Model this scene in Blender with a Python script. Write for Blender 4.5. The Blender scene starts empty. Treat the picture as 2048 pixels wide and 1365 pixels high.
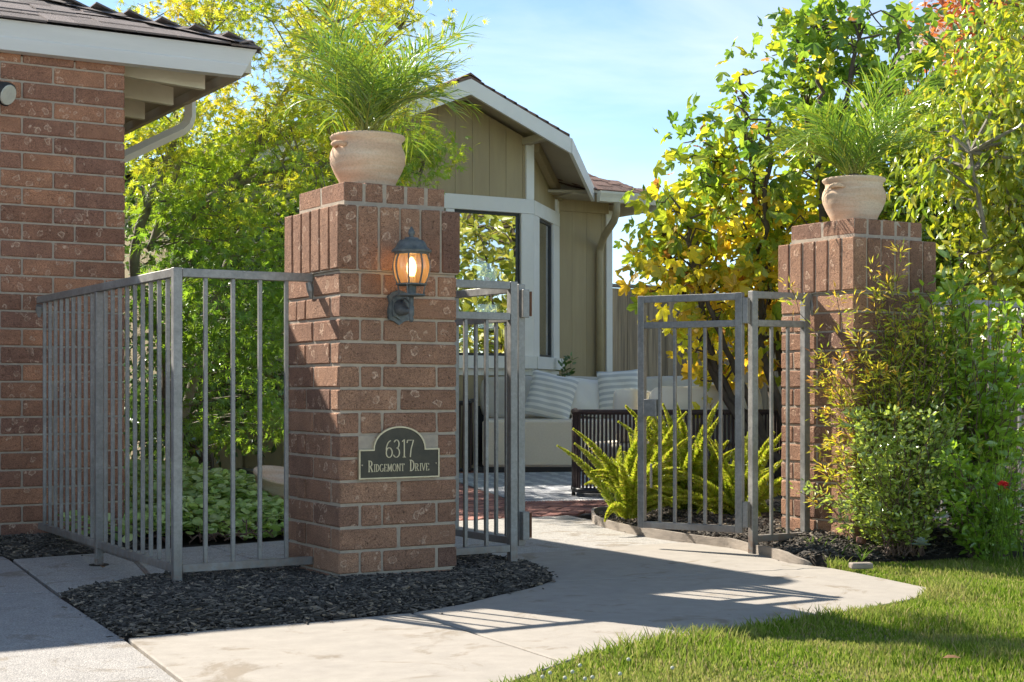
import bpy, bmesh, math, random
import numpy as np
from mathutils import Vector, Matrix

random.seed(7)
RNG = np.random.default_rng(11)
scene = bpy.context.scene
COL = scene.collection

# ------------------------------------------------------------------ camera
TH = 0.54                      # angle between the view and the brick grid
CAM = (-2.754, -5.743, 0.80)
cam_data = bpy.data.cameras.new("camera")
cam = bpy.data.objects.new("camera", cam_data)
COL.objects.link(cam)
cam.location = CAM
cam.rotation_euler = (math.pi / 2, 0, -TH)
cam_data.sensor_width = 36
cam_data.lens = 53.26
cam_data.shift_y = 0.0461
cam_data.clip_end = 2000
cam_data.clip_start = 0.05
scene.camera = cam

# ------------------------------------------------------------------ world + sun
SUN_DIR = Vector((0.54, -1.43, -1.25)).normalized()      # the way the light travels
sun_el = math.asin(-SUN_DIR.z)
sun_az = math.atan2(-SUN_DIR.x, -SUN_DIR.y)              # clockwise from +Y
world = bpy.data.worlds.new("World")
scene.world = world
world.use_nodes = True
wn, wl = world.node_tree.nodes, world.node_tree.links
wn.clear()
w_out = wn.new("ShaderNodeOutputWorld")
w_bg = wn.new("ShaderNodeBackground")
w_sky = wn.new("ShaderNodeTexSky")
w_sky.sky_type = 'NISHITA'
w_sky.sun_disc = False
w_sky.sun_elevation = sun_el
w_sky.sun_rotation = sun_az
w_sky.air_density = 0.6
w_sky.dust_density = 0.0
w_sky.ozone_density = 4.0
# thin high cloud streaks
w_tc = wn.new("ShaderNodeTexCoord")
w_map = wn.new("ShaderNodeMapping")
w_map.inputs['Scale'].default_value = (1.5, 1.5, 6.0)
w_map.inputs['Rotation'].default_value = (0.25, 0.1, 0.4)
w_noise = wn.new("ShaderNodeTexNoise")
w_noise.inputs['Scale'].default_value = 2.2
w_noise.inputs['Detail'].default_value = 7
w_noise.inputs['Roughness'].default_value = 0.55
w_noise.inputs['Distortion'].default_value = 0.6
w_ramp = wn.new("ShaderNodeValToRGB")
w_ramp.color_ramp.elements[0].position = 0.48
w_ramp.color_ramp.elements[0].color = (0, 0, 0, 1)
w_ramp.color_ramp.elements[1].position = 0.80
w_ramp.color_ramp.elements[1].color = (0.28, 0.28, 0.28, 1)
w_mix = wn.new("ShaderNodeMixRGB")
w_mix.inputs['Color2'].default_value = (5.2, 5.6, 6.4, 1)
wl.new(w_tc.outputs['Generated'], w_map.inputs['Vector'])
wl.new(w_map.outputs['Vector'], w_noise.inputs['Vector'])
wl.new(w_noise.outputs['Fac'], w_ramp.inputs['Fac'])
wl.new(w_ramp.outputs['Color'], w_mix.inputs['Fac'])
wl.new(w_sky.outputs['Color'], w_mix.inputs['Color1'])
w_tint = wn.new('ShaderNodeMixRGB'); w_tint.blend_type = 'MULTIPLY'; w_tint.inputs['Fac'].default_value = 1
w_tint.inputs['Color2'].default_value = (0.90, 0.80, 0.65, 1)
wl.new(w_mix.outputs['Color'], w_tint.inputs['Color1'])
wl.new(w_tint.outputs['Color'], w_bg.inputs['Color'])
w_bg.inputs['Strength'].default_value = 0.092
wl.new(w_bg.outputs['Background'], w_out.inputs['Surface'])

sun_data = bpy.data.lights.new("sun", 'SUN')
sun_data.energy = 2.8
sun_data.angle = math.radians(0.53)
sun_data.color = (1.0, 0.93, 0.82)
sun = bpy.data.objects.new("sun", sun_data)
COL.objects.link(sun)
sun.rotation_euler = SUN_DIR.to_track_quat('-Z', 'Y').to_euler()
sun.location = (-6, 14, 14)

scene.view_settings.view_transform = 'Standard'
scene.view_settings.look = 'None'
scene.view_settings.gamma = 1
scene.view_settings.exposure = 2.05
scene.view_settings.use_curve_mapping = False
scene.cycles.max_bounces = 10
scene.cycles.diffuse_bounces = 6
scene.cycles.transparent_max_bounces = 12

# ------------------------------------------------------------------ small maths
CU = np.array([math.cos(TH), -math.sin(TH)])     # camera right, in world XY
CV = np.array([math.sin(TH), math.cos(TH)])      # camera forward, in world XY
F_PX, H_PX = 3030.0, 777.0
def at(px, py, D):
    """world point seen at photo pixel (px, py) at depth D metres"""
    x = (px - 1024) / F_PX * D
    p = np.array(CAM[:2]) + CU * x + CV * D
    return np.array([p[0], p[1], CAM[2] - (py - H_PX) / F_PX * D])
def loc2w(x, d):
    p = np.array(CAM[:2]) + CU * x + CV * d
    return float(p[0]), float(p[1])

# ------------------------------------------------------------------ materials
MATS = {}
def nt(name):
    m = bpy.data.materials.new(name)
    m.use_nodes = True
    n, l = m.node_tree.nodes, m.node_tree.links
    n.clear()
    out = n.new("ShaderNodeOutputMaterial")
    MATS[name] = m
    return m, n, l, out
def noise(n, l, vec, scale, detail=5, rough=0.6, dist=0):
    t = n.new("ShaderNodeTexNoise")
    t.inputs['Scale'].default_value = scale
    t.inputs['Detail'].default_value = detail
    t.inputs['Roughness'].default_value = rough
    t.inputs['Distortion'].default_value = dist
    if vec is not None: l.new(vec, t.inputs['Vector'])
    return t
def ramp(n, l, fac, stops):
    r = n.new("ShaderNodeValToRGB")
    e = r.color_ramp.elements
    while len(e) < len(stops): e.new(0.5)
    for k, (p, c) in enumerate(stops):
        e[k].position = p
        e[k].color = (c[0], c[1], c[2], 1) if hasattr(c, '__len__') else (c, c, c, 1)
    l.new(fac, r.inputs['Fac'])
    return r
def mixc(n, l, fac, a, b, mode='MIX'):
    m = n.new("ShaderNodeMixRGB"); m.blend_type = mode
    for s, v in (('Fac', fac), ('Color1', a), ('Color2', b)):
        if hasattr(v, 'default_value') or hasattr(v, 'is_output'): l.new(v, m.inputs[s])
        elif s == 'Fac': m.inputs[s].default_value = v
        else: m.inputs[s].default_value = (v[0], v[1], v[2], 1)
    return m.outputs['Color']
def math_n(n, l, op, a, b=None):
    m = n.new("ShaderNodeMath"); m.operation = op
    for k, v in enumerate((a, b)):
        if v is None: continue
        if hasattr(v, 'is_output'): l.new(v, m.inputs[k])
        else: m.inputs[k].default_value = v
    return m.outputs[0]
def coords(n, l, world=False, shift=True):
    """object (or world) coordinates, shifted per object so copies differ"""
    tc = n.new("ShaderNodeTexCoord")
    if world:
        g = n.new("ShaderNodeNewGeometry")
        return g.outputs['Position']
    if not shift: return tc.outputs['Object']
    oi = n.new("ShaderNodeObjectInfo")
    va = n.new("ShaderNodeVectorMath"); va.operation = 'MULTIPLY_ADD'
    l.new(oi.outputs['Random'], va.inputs[0])
    va.inputs[1].default_value = (37.0, 91.0, 53.0)
    l.new(tc.outputs['Object'], va.inputs[2])
    return va.outputs[0]
def principled(n, l, out, rough=0.7, metal=0.0, spec=0.4):
    p = n.new("ShaderNodeBsdfPrincipled")
    p.inputs['Roughness'].default_value = rough
    p.inputs['Metallic'].default_value = metal
    p.inputs['Specular IOR Level'].default_value = spec
    l.new(p.outputs['BSDF'], out.inputs['Surface'])
    return p
def bump(n, l, p, height, strength, dist=0.01):
    b = n.new("ShaderNodeBump")
    b.inputs['Strength'].default_value = strength
    b.inputs['Distance'].default_value = dist
    l.new(height, b.inputs['Height'])
    l.new(b.outputs['Normal'], p.inputs['Normal'])

def mat_plain(name, c1, c2=None, scale=8, rough=0.6, metal=0, spec=0.4, bs=0, bscale=60, world=False, vary=0.0, detail=5, stretch=None):
    m, n, l, out = nt(name)
    p = principled(n, l, out, rough, metal, spec)
    v = coords(n, l, world)
    if stretch:
        mp = n.new("ShaderNodeMapping"); mp.inputs['Scale'].default_value = stretch
        l.new(v, mp.inputs['Vector']); v = mp.outputs['Vector']
    if c2 is None: c2 = tuple(x * 0.82 for x in c1)
    f = noise(n, l, v, scale, detail)
    r = ramp(n, l, f.outputs['Fac'], [(0.3, c1), (0.7, c2)])
    col = r.outputs['Color']
    if vary:
        oi = n.new("ShaderNodeObjectInfo")
        rr = ramp(n, l, oi.outputs['Random'], [(0, 1 - vary), (1, 1 + vary)])
        col = mixc(n, l, 1.0, col, rr.outputs['Color'], 'MULTIPLY')
    l.new(col, p.inputs['Base Color'])
    if bs:
        f2 = noise(n, l, v, bscale, 4)
        bump(n, l, p, f2.outputs['Fac'], bs)
    return m

def mat_brick(name, cols):
    m, n, l, out = nt(name)
    p = principled(n, l, out, 0.88, 0, 0.2)
    v = coords(n, l)
    oi = n.new("ShaderNodeObjectInfo")
    base = ramp(n, l, oi.outputs['Random'], [(i / (len(cols) - 1), c) for i, c in enumerate(cols)]).outputs['Color']
    big = noise(n, l, v, 9, 3)
    base = mixc(n, l, 0.55, base, ramp(n, l, big.outputs['Fac'], [(0.3, (0.62, 0.6, 0.62)), (0.7, (1.25, 1.2, 1.15))]).outputs['Color'], 'MULTIPLY')
    grit = noise(n, l, v, 300, 2, 0.8)
    base = mixc(n, l, 0.8, base, ramp(n, l, grit.outputs['Fac'], [(0.32, (0.42, 0.40, 0.38)), (0.5, (1, 1, 1)), (0.66, (1.65, 1.6, 1.5))]).outputs['Color'], 'MULTIPLY')
    # pressed loop marks
    warp = noise(n, l, v, 22, 2)
    va = n.new("ShaderNodeVectorMath"); va.operation = 'MULTIPLY_ADD'
    l.new(warp.outputs['Color'], va.inputs[0]); va.inputs[1].default_value = (0.055, 0.055, 0.055)
    l.new(v, va.inputs[2])
    vor = n.new("ShaderNodeTexVoronoi"); vor.voronoi_dimensions = '3D'
    vor.inputs['Scale'].default_value = 17
    vor.inputs['Randomness'].default_value = 0.8
    l.new(va.outputs[0], vor.inputs['Vector'])
    ring = math_n(n, l, 'ABSOLUTE', math_n(n, l, 'SUBTRACT', vor.outputs['Distance'], 0.27))
    ringm = ramp(n, l, ring, [(0.015, 1), (0.065, 0)]).outputs['Color']
    fillm = ramp(n, l, vor.outputs['Distance'], [(0.20, 0.25), (0.28, 0)]).outputs['Color']
    sep = n.new("ShaderNodeSeparateColor"); l.new(vor.outputs['Color'], sep.inputs['Color'])
    on = math_n(n, l, 'GREATER_THAN', sep.outputs['Red'], 0.30)
    brk = ramp(n, l, noise(n, l, v, 90, 2).outputs['Fac'], [(0.38, 0.15), (0.55, 1)]).outputs['Color']
    mk = math_n(n, l, 'MULTIPLY', math_n(n, l, 'MULTIPLY', math_n(n, l, 'MAXIMUM', ringm, fillm), on), brk)
    pm = ramp(n, l, noise(n, l, v, 5.5, 2).outputs['Fac'], [(0.32, 0.35), (0.52, 1)]).outputs['Color']
    mk = math_n(n, l, 'MULTIPLY', mk, pm)
    col = mixc(n, l, math_n(n, l, 'MULTIPLY', mk, 0.85), base, (0.68, 0.47, 0.33))
    dk = ramp(n, l, noise(n, l, v, 130, 3, 0.75).outputs['Fac'], [(0.30, (0.45, 0.43, 0.42)), (0.42, (1, 1, 1))]).outputs['Color']
    col = mixc(n, l, 1.0, col, dk, 'MULTIPLY')
    l.new(col, p.inputs['Base Color'])
    h = math_n(n, l, 'ADD', math_n(n, l, 'MULTIPLY', grit.outputs['Fac'], 0.5), math_n(n, l, 'MULTIPLY', noise(n, l, v, 55, 4).outputs['Fac'], 1.0))
    pit = ramp(n, l, noise(n, l, v, 130, 3, 0.75).outputs['Fac'], [(0.30, 0), (0.42, 1)]).outputs['Color']
    h = math_n(n, l, 'SUBTRACT', h, math_n(n, l, 'MULTIPLY', mk, 0.25))
    h = math_n(n, l, 'ADD', h, math_n(n, l, 'MULTIPLY', pit, 0.8))
    bump(n, l, p, h, 0.8, 0.007)
    return m

def mat_concrete(name, c1, c2, agg=0.0, aggscale=160):
    m, n, l, out = nt(name)
    p = principled(n, l, out, 0.9, 0, 0.25)
    v = coords(n, l, True)
    f = noise(n, l, v, 1.6, 6, 0.6)
    f2 = noise(n, l, v, 11, 5, 0.65)
    col = mixc(n, l, f.outputs['Fac'], c1, c2)
    col = mixc(n, l, 0.6, col, ramp(n, l, f2.outputs['Fac'], [(0.3, 0.82), (0.7, 1.12)]).outputs['Color'], 'MULTIPLY')
    st = noise(n, l, v, 3.1, 7, 0.7, 1.2)
    col = mixc(n, l, 1.0, col, ramp(n, l, st.outputs['Fac'], [(0.36, (0.74, 0.69, 0.62)), (0.41, (0.88, 0.86, 0.83)), (0.45, (1, 1, 1))]).outputs['Color'], 'MULTIPLY')
    sp_ = noise(n, l, v, 34, 3, 0.6)
    col = mixc(n, l, 1.0, col, ramp(n, l, sp_.outputs['Fac'], [(0.22, (0.5, 0.47, 0.44)), (0.30, (1, 1, 1))]).outputs['Color'], 'MULTIPLY')
    g = noise(n, l, v, 380, 2, 0.7)
    col = mixc(n, l, 0.45, col, ramp(n, l, g.outputs['Fac'], [(0.3, 0.7), (0.7, 1.25)]).outputs['Color'], 'MULTIPLY')
    h = g.outputs['Fac']
    if agg:
        vor = n.new("ShaderNodeTexVoronoi"); vor.inputs['Scale'].default_value = aggscale
        l.new(v, vor.inputs['Vector'])
        sep = n.new("ShaderNodeSeparateColor"); l.new(vor.outputs['Color'], sep.inputs['Color'])
        col = mixc(n, l, agg, col, ramp(n, l, sep.outputs['Red'], [(0, (0.35, 0.34, 0.34)), (0.45, (0.85, 0.83, 0.8)), (0.8, (1.3, 1.27, 1.2)), (1, (1.7, 1.6, 1.5))]).outputs['Color'], 'MULTIPLY')
        h = math_n(n, l, 'SUBTRACT', 1.0, vor.outputs['Distance'])
    l.new(col, p.inputs['Base Color'])
    bump(n, l, p, h, 0.5 if agg else 0.25, 0.004)
    return m

def mat_leaf(name, stops, trans=0.45, rough=0.45, gloss=0.06, jitter=0.25):
    """hue attribute (0..1) picks the leaf colour, every leaf a little different"""
    m, n, l, out = nt(name)
    at_ = n.new("ShaderNodeAttribute"); at_.attribute_name = "hue"
    geo = n.new("ShaderNodeNewGeometry")
    oi = n.new("ShaderNodeObjectInfo")
    rnd = math_n(n, l, 'FRACT', math_n(n, l, 'ADD', geo.outputs['Random Per Island'], oi.outputs['Random']))
    col = ramp(n, l, at_.outputs['Fac'], stops).outputs['Color']
    col = mixc(n, l, 1.0, col, ramp(n, l, rnd, [(0, 1 - jitter), (1, 1 + jitter)]).outputs['Color'], 'MULTIPLY')
    d = n.new("ShaderNodeBsdfDiffuse"); l.new(col, d.inputs['Color'])
    t = n.new("ShaderNodeBsdfTranslucent")
    tcol = mixc(n, l, 1.0, col, (1.25, 1.2, 0.7), 'MULTIPLY')
    l.new(tcol, t.inputs['Color'])
    mx = n.new("ShaderNodeMixShader"); mx.inputs[0].default_value = trans
    l.new(d.outputs[0], mx.inputs[1]); l.new(t.outputs[0], mx.inputs[2])
    g = n.new("ShaderNodeBsdfGlossy"); g.inputs['Roughness'].default_value = rough
    g.inputs['Color'].default_value = (0.9, 0.95, 0.9, 1)
    mx2 = n.new("ShaderNodeMixShader"); mx2.inputs[0].default_value = gloss
    l.new(mx.outputs[0], mx2.inputs[1]); l.new(g.outputs[0], mx2.inputs[2])
    l.new(mx2.outputs[0], out.inputs['Surface'])
    return m

mat_brick('pillar_brick', [(0.235, 0.132, 0.088), (0.345, 0.196, 0.125), (0.265, 0.146, 0.098), (0.38, 0.22, 0.14), (0.205, 0.118, 0.086)])
mat_brick('wall_brick', [(0.265, 0.136, 0.090), (0.41, 0.21, 0.128), (0.46, 0.228, 0.132), (0.285, 0.153, 0.108), (0.36, 0.182, 0.115)])
mat_plain('mortar', (0.47, 0.385, 0.29), (0.36, 0.30, 0.235), 30, 0.95, bs=0.4, bscale=200)
mat_plain('patio_brick', (0.38, 0.17, 0.125), (0.25, 0.12, 0.10), 14, 0.85, vary=0.4, bs=0.4, bscale=150)
mat_plain('joint_sand', (0.10, 0.085, 0.075), None, 40, 0.95, world=True)
mat_concrete('concrete', (0.39, 0.348, 0.295), (0.32, 0.292, 0.255))
mat_concrete('aggregate', (0.42, 0.40, 0.37), (0.35, 0.335, 0.31), 0.5, 230)
mat_concrete('drive_aggregate', (0.40, 0.38, 0.355), (0.32, 0.305, 0.29), 0.42, 230)
mat_concrete('bounce_concrete', (0.52, 0.49, 0.44), (0.46, 0.44, 0.40))  # pale concrete of the unseen ground added for bounce light
mat_plain('soil', (0.035, 0.027, 0.02), (0.06, 0.045, 0.033), 20, 0.95, world=True, bs=0.5, bscale=60)
mat_plain('far_ground', (0.09, 0.10, 0.04), (0.14, 0.13, 0.06), 3, 0.95, world=True)
mat_plain('lawn_soil', (0.10, 0.11, 0.035), (0.17, 0.15, 0.06), 15, 0.95, world=True)
mat_plain('white_trim', (0.82, 0.80, 0.75), (0.76, 0.74, 0.69), 5, 0.55, bs=0.08, bscale=90)
mat_plain('fascia_paint', (0.728, 0.728, 0.702), (0.650, 0.650, 0.624), 4, 0.5, bs=0.08, bscale=70, stretch=(0.3, 3, 3))
mat_plain('tan_siding', (0.43, 0.345, 0.20), (0.38, 0.30, 0.175), 3, 0.75, bs=0.15, bscale=120, vary=0.05, stretch=(6, 6, 0.6))
mat_plain('soffit_tan', (0.50, 0.44, 0.33), (0.43, 0.38, 0.28), 4, 0.75, bs=0.1)
mat_plain('downspout_cream', (0.74, 0.70, 0.57), (0.66, 0.62, 0.50), 6, 0.5)
mat_plain('downspout_tan', (0.43, 0.345, 0.20), (0.37, 0.30, 0.17), 6, 0.5)
mat_plain('shingle', (0.238, 0.140, 0.105), (0.154, 0.098, 0.081), 60, 0.95, vary=0.3, bs=0.6, bscale=300)
mat_plain('shingle_grey', (0.225, 0.180, 0.165), (0.150, 0.128, 0.120), 60, 0.95, vary=0.25, bs=0.6, bscale=300)
mat_plain('dark_trim', (0.035, 0.035, 0.037), None, 20, 0.4)
mat_plain('fence_wood', (0.44, 0.335, 0.22), (0.18, 0.14, 0.10), 4, 0.85, bs=0.5, bscale=40, vary=0.35, stretch=(9, 9, 0.35))
mat_plain('edging_wood', (0.338, 0.286, 0.234), (0.221, 0.189, 0.156), 6, 0.85, bs=0.4, bscale=30, stretch=(2, 2, 9))
mat_plain('bark_grey', (0.30, 0.27, 0.21), (0.16, 0.14, 0.11), 14, 0.9, bs=0.5, bscale=50)
mat_plain('bark_dark', (0.12, 0.095, 0.07), (0.07, 0.055, 0.042), 20, 0.9, bs=0.5, bscale=50)
mat_plain('twig_red', (0.16, 0.10, 0.07), (0.11, 0.07, 0.05), 20, 0.8)
mat_plain('interior_wall', (0.22, 0.20, 0.17), (0.19, 0.175, 0.15), 3, 0.9)
mat_plain('blind', (0.45, 0.43, 0.38), (0.40, 0.38, 0.33), 3, 0.8)
mat_plain('sofa_fabric', (0.76, 0.68, 0.57), (0.70, 0.62, 0.52), 60, 0.95, bs=0.2, bscale=500)
mat_plain('cushion_cream', (0.84, 0.77, 0.64), (0.78, 0.71, 0.58), 6, 0.95, bs=0.15, bscale=40)
mat_plain('cushion_grey', (0.60, 0.57, 0.52), (0.54, 0.51, 0.465), 8, 0.95, bs=0.2, bscale=40)
mat_plain('pillow_white', (0.84, 0.83, 0.80), (0.78, 0.77, 0.75), 7, 0.95, bs=0.25, bscale=25)
mat_plain('rope_brown', (0.075, 0.048, 0.043), (0.05, 0.034, 0.031), 120, 0.8, bs=0.5, bscale=300)
mat_plain('frame_black', (0.02, 0.02, 0.022), None, 20, 0.45)
mat_plain('rock', (0.18, 0.15, 0.12), (0.10, 0.085, 0.07), 9, 0.9, bs=0.6, bscale=25)
mat_plain('lamp_metal', (0.085, 0.098, 0.10), (0.17, 0.18, 0.175), 45, 0.55, metal=0.3, bs=0.2, bscale=200)
mat_plain('plaque_dark', (0.075, 0.064, 0.045), (0.05, 0.045, 0.034), 25, 0.45, metal=0.4, bs=0.15, bscale=250)
mat_plain('plaque_gold', (0.62, 0.53, 0.36), (0.50, 0.42, 0.27), 30, 0.4, metal=0.35)
mat_plain('floodlight_black', (0.03, 0.03, 0.03), None, 30, 0.5)
mat_plain('floodlight_lens', (0.62, 0.60, 0.50), (0.52, 0.5, 0.42), 30, 0.25)
mat_plain('rust', (0.20, 0.075, 0.03), (0.10, 0.05, 0.03), 60, 0.85, bs=0.3, bscale=150)
mat_plain('lemon', (0.46, 0.47, 0.05), (0.34, 0.42, 0.05), 6, 0.45)
mat_plain('petal_red', (0.55, 0.01, 0.015), (0.45, 0.008, 0.02), 20, 0.6)
mat_plain('petal_white', (0.50, 0.50, 0.42), None, 20, 0.7)
mat_plain('succulent', (0.24, 0.33, 0.27), (0.30, 0.30, 0.22), 20, 0.6)
mat_plain('dead_leaf', (0.22, 0.12, 0.05), (0.15, 0.07, 0.03), 30, 0.8)

# weathered galvanised paint of the railings and gates
m, n, l, out = nt('rail_metal')
p = principled(n, l, out, 0.5, 0.35, 0.5)
v = coords(n, l)
a1 = noise(n, l, v, 7, 6, 0.65, 0.5)
c = ramp(n, l, a1.outputs['Fac'], [(0.25, (0.185, 0.18, 0.17)), (0.55, (0.295, 0.285, 0.265)), (0.8, (0.42, 0.405, 0.375))]).outputs['Color']
a2 = noise(n, l, v, 60, 4, 0.7)
c = mixc(n, l, 0.6, c, ramp(n, l, a2.outputs['Fac'], [(0.3, 0.7), (0.7, 1.25)]).outputs['Color'], 'MULTIPLY')
a3 = noise(n, l, v, 4, 6, 0.75)
c = mixc(n, l, ramp(n, l, a3.outputs['Fac'], [(0.68, 0), (0.76, 0.7)]).outputs['Color'], c, (0.15, 0.085, 0.05))
gz = n.new('ShaderNodeSeparateXYZ'); l.new(coords(n, l, True), gz.inputs[0])
foot = math_n(n, l, 'MULTIPLY', ramp(n, l, gz.outputs['Z'], [(0.02, 1), (0.16, 0)]).outputs['Color'], ramp(n, l, noise(n, l, v, 30, 5, 0.7).outputs['Fac'], [(0.42, 0), (0.58, 0.75)]).outputs['Color'])
c = mixc(n, l, foot, c, (0.19, 0.10, 0.055))
l.new(c, p.inputs['Base Color'])
l.new(ramp(n, l, a1.outputs['Fac'], [(0.3, 0.38), (0.7, 0.62)]).outputs['Color'], p.inputs['Roughness'])
bump(n, l, p, a2.outputs['Fac'], 0.12, 0.003)

# washed terracotta
m, n, l, out = nt('terracotta')
p = principled(n, l, out, 0.9, 0, 0.2)
v = coords(n, l)
mp = n.new("ShaderNodeMapping"); mp.inputs['Scale'].default_value = (2.5, 2.5, 17); l.new(v, mp.inputs['Vector'])
a1 = noise(n, l, mp.outputs['Vector'], 1.1, 6, 0.6, 0.15)
c = ramp(n, l, a1.outputs['Fac'], [(0.28, (0.58, 0.36, 0.23)), (0.5, (0.66, 0.47, 0.32)), (0.70, (0.72, 0.60, 0.46))]).outputs['Color']
a2 = noise(n, l, v, 110, 4, 0.7)
c = mixc(n, l, 0.4, c, ramp(n, l, a2.outputs['Fac'], [(0.32, 0.6), (0.5, 1.0), (0.7, 1.2)]).outputs['Color'], 'MULTIPLY')
l.new(c, p.inputs['Base Color'])
bump(n, l, p, a2.outputs['Fac'], 0.25, 0.004)

# mulch chips, grass: colour per chip / blade
def mat_island(name, stops, rough=0.9, trans=0.0, gloss=0.0):
    m, n, l, out = nt(name)
    geo = n.new("ShaderNodeNewGeometry")
    c = ramp(n, l, geo.outputs['Random Per Island'], stops).outputs['Color']
    if name == 'grass':
        dry = noise(n, l, geo.outputs['Position'], 2.3, 5, 0.65)
        c = mixc(n, l, ramp(n, l, dry.outputs['Fac'], [(0.45, 0), (0.68, 0.6)]).outputs['Color'], c, (0.46, 0.40, 0.16))
    if not trans:
        p = principled(n, l, out, rough, 0, 0.3); l.new(c, p.inputs['Base Color'])
        return m
    d = n.new("ShaderNodeBsdfDiffuse"); l.new(c, d.inputs['Color'])
    t = n.new("ShaderNodeBsdfTranslucent"); l.new(c, t.inputs['Color'])
    mx = n.new("ShaderNodeMixShader"); mx.inputs[0].default_value = trans
    l.new(d.outputs[0], mx.inputs[1]); l.new(t.outputs[0], mx.inputs[2])
    l.new(mx.outputs[0], out.inputs['Surface'])
    return m
mat_island('mulch', [(0, (0.036, 0.031, 0.026)), (0.5, (0.08, 0.07, 0.058)), (0.82, (0.15, 0.128, 0.103)), (0.95, (0.24, 0.195, 0.145)), (1, (0.36, 0.28, 0.19))])
mat_island('grass', [(0, (0.12, 0.22, 0.02)), (0.45, (0.23, 0.33, 0.035)), (0.8, (0.34, 0.39, 0.07)), (0.9, (0.48, 0.42, 0.18)), (1, (0.42, 0.33, 0.17))], trans=0.4)
mat_island('tall_grass', [(0, (0.10, 0.19, 0.02)), (1, (0.20, 0.28, 0.06))], trans=0.4)
mat_leaf('maple_leaf', [(0, (0.17, 0.33, 0.045)), (0.35, (0.32, 0.46, 0.04)), (0.6, (0.58, 0.57, 0.045)), (0.82, (0.70, 0.53, 0.05)), (1, (0.62, 0.30, 0.055))], 0.55)
mat_leaf('fig_leaf', [(0, (0.14, 0.27, 0.045)), (0.4, (0.32, 0.44, 0.05)), (0.62, (0.68, 0.62, 0.05)), (0.85, (0.84, 0.62, 0.05)), (1, (0.46, 0.22, 0.07))], 0.56, 0.4, 0.04)
mat_leaf('privet_leaf', [(0, (0.14, 0.25, 0.025)), (0.5, (0.33, 0.43, 0.035)), (0.85, (0.56, 0.53, 0.045)), (1, (0.64, 0.48, 0.06))], 0.5, 0.3, 0.10)
mat_leaf('hedge_leaf', [(0, (0.05, 0.11, 0.018)), (0.5, (0.16, 0.27, 0.025)), (1, (0.38, 0.46, 0.04))], 0.45, 0.3, 0.08)
mat_leaf('lemon_leaf', [(0, (0.161, 0.253, 0.023)), (0.5, (0.391, 0.437, 0.046)), (1, (0.575, 0.506, 0.069))], 0.42, 0.35, 0.08)
mat_leaf('dark_leaf', [(0, (0.05, 0.11, 0.025)), (1, (0.12, 0.22, 0.04))], 0.35, 0.3, 0.10)
mat_leaf('nandina_leaf', [(0, (0.20, 0.33, 0.035)), (0.45, (0.38, 0.48, 0.045)), (0.7, (0.68, 0.55, 0.07)), (0.88, (0.66, 0.34, 0.08)), (1, (0.54, 0.14, 0.055))], 0.5, 0.4, 0.05)
mat_leaf('shrub_leaf', [(0, (0.19, 0.30, 0.05)), (0.6, (0.36, 0.46, 0.09)), (1, (0.60, 0.63, 0.28))], 0.5, 0.3, 0.09)
mat_leaf('broad_leaf', [(0, (0.16, 0.33, 0.03)), (1, (0.38, 0.54, 0.05))], 0.52, 0.35, 0.08)
mat_leaf('red_leaf', [(0, (0.42, 0.12, 0.05)), (1, (0.62, 0.26, 0.10))], 0.45)
mat_leaf('palm_leaf', [(0, (0.09, 0.20, 0.03)), (0.55, (0.21, 0.34, 0.04)), (0.85, (0.42, 0.48, 0.05)), (1, (0.50, 0.40, 0.14))], 0.4, 0.35, 0.10)
mat_leaf('fern_leaf', [(0, (0.22, 0.34, 0.025)), (0.5, (0.42, 0.51, 0.04)), (0.85, (0.60, 0.60, 0.10)), (1, (0.52, 0.40, 0.14))], 0.45)
mat_leaf('ground_leaf', [(0, (0.24, 0.38, 0.08)), (0.6, (0.44, 0.55, 0.17)), (1, (0.62, 0.68, 0.34))], 0.3, 0.5, 0.04, 0.3)

# window glass: a clear pane with a strong surface reflection
m, n, l, out = nt('window_glass')
tr = n.new("ShaderNodeBsdfTransparent"); tr.inputs['Color'].default_value = (0.75, 0.8, 0.8, 1)
gl = n.new("ShaderNodeBsdfGlossy"); gl.inputs['Roughness'].default_value = 0.01
gv = n.new("ShaderNodeTexCoord"); gn = noise(n, l, gv.outputs['Object'], 2.2, 2)
gb = n.new("ShaderNodeBump"); gb.inputs['Strength'].default_value = 0.03; gb.inputs['Distance'].default_value = 0.05
l.new(gn.outputs['Fac'], gb.inputs['Height']); l.new(gb.outputs['Normal'], gl.inputs['Normal'])
mx = n.new("ShaderNodeMixShader"); mx.inputs[0].default_value = 0.62
l.new(tr.outputs[0], mx.inputs[1]); l.new(gl.outputs[0], mx.inputs[2]); l.new(mx.outputs[0], out.inputs['Surface'])
# amber lantern glass
m, n, l, out = nt('lantern_glass')
tr = n.new("ShaderNodeBsdfTransparent"); tr.inputs['Color'].default_value = (1.0, 0.76, 0.50, 1)
tl = n.new("ShaderNodeBsdfTranslucent"); tl.inputs['Color'].default_value = (0.9, 0.55, 0.28, 1)
gl = n.new("ShaderNodeBsdfGlossy"); gl.inputs['Roughness'].default_value = 0.06
mx = n.new("ShaderNodeMixShader"); mx.inputs[0].default_value = 0.35
l.new(tr.outputs[0], mx.inputs[1]); l.new(tl.outputs[0], mx.inputs[2])
mx2 = n.new("ShaderNodeMixShader"); mx2.inputs[0].default_value = 0.10
l.new(mx.outputs[0], mx2.inputs[1]); l.new(gl.outputs[0], mx2.inputs[2]); l.new(mx2.outputs[0], out.inputs['Surface'])
m, n, l, out = nt('bulb_glow')
em = n.new("ShaderNodeEmission"); em.inputs['Color'].default_value = (1.0, 0.70, 0.36, 1); em.inputs['Strength'].default_value = 3.2
l.new(em.outputs[0], out.inputs['Surface'])
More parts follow.
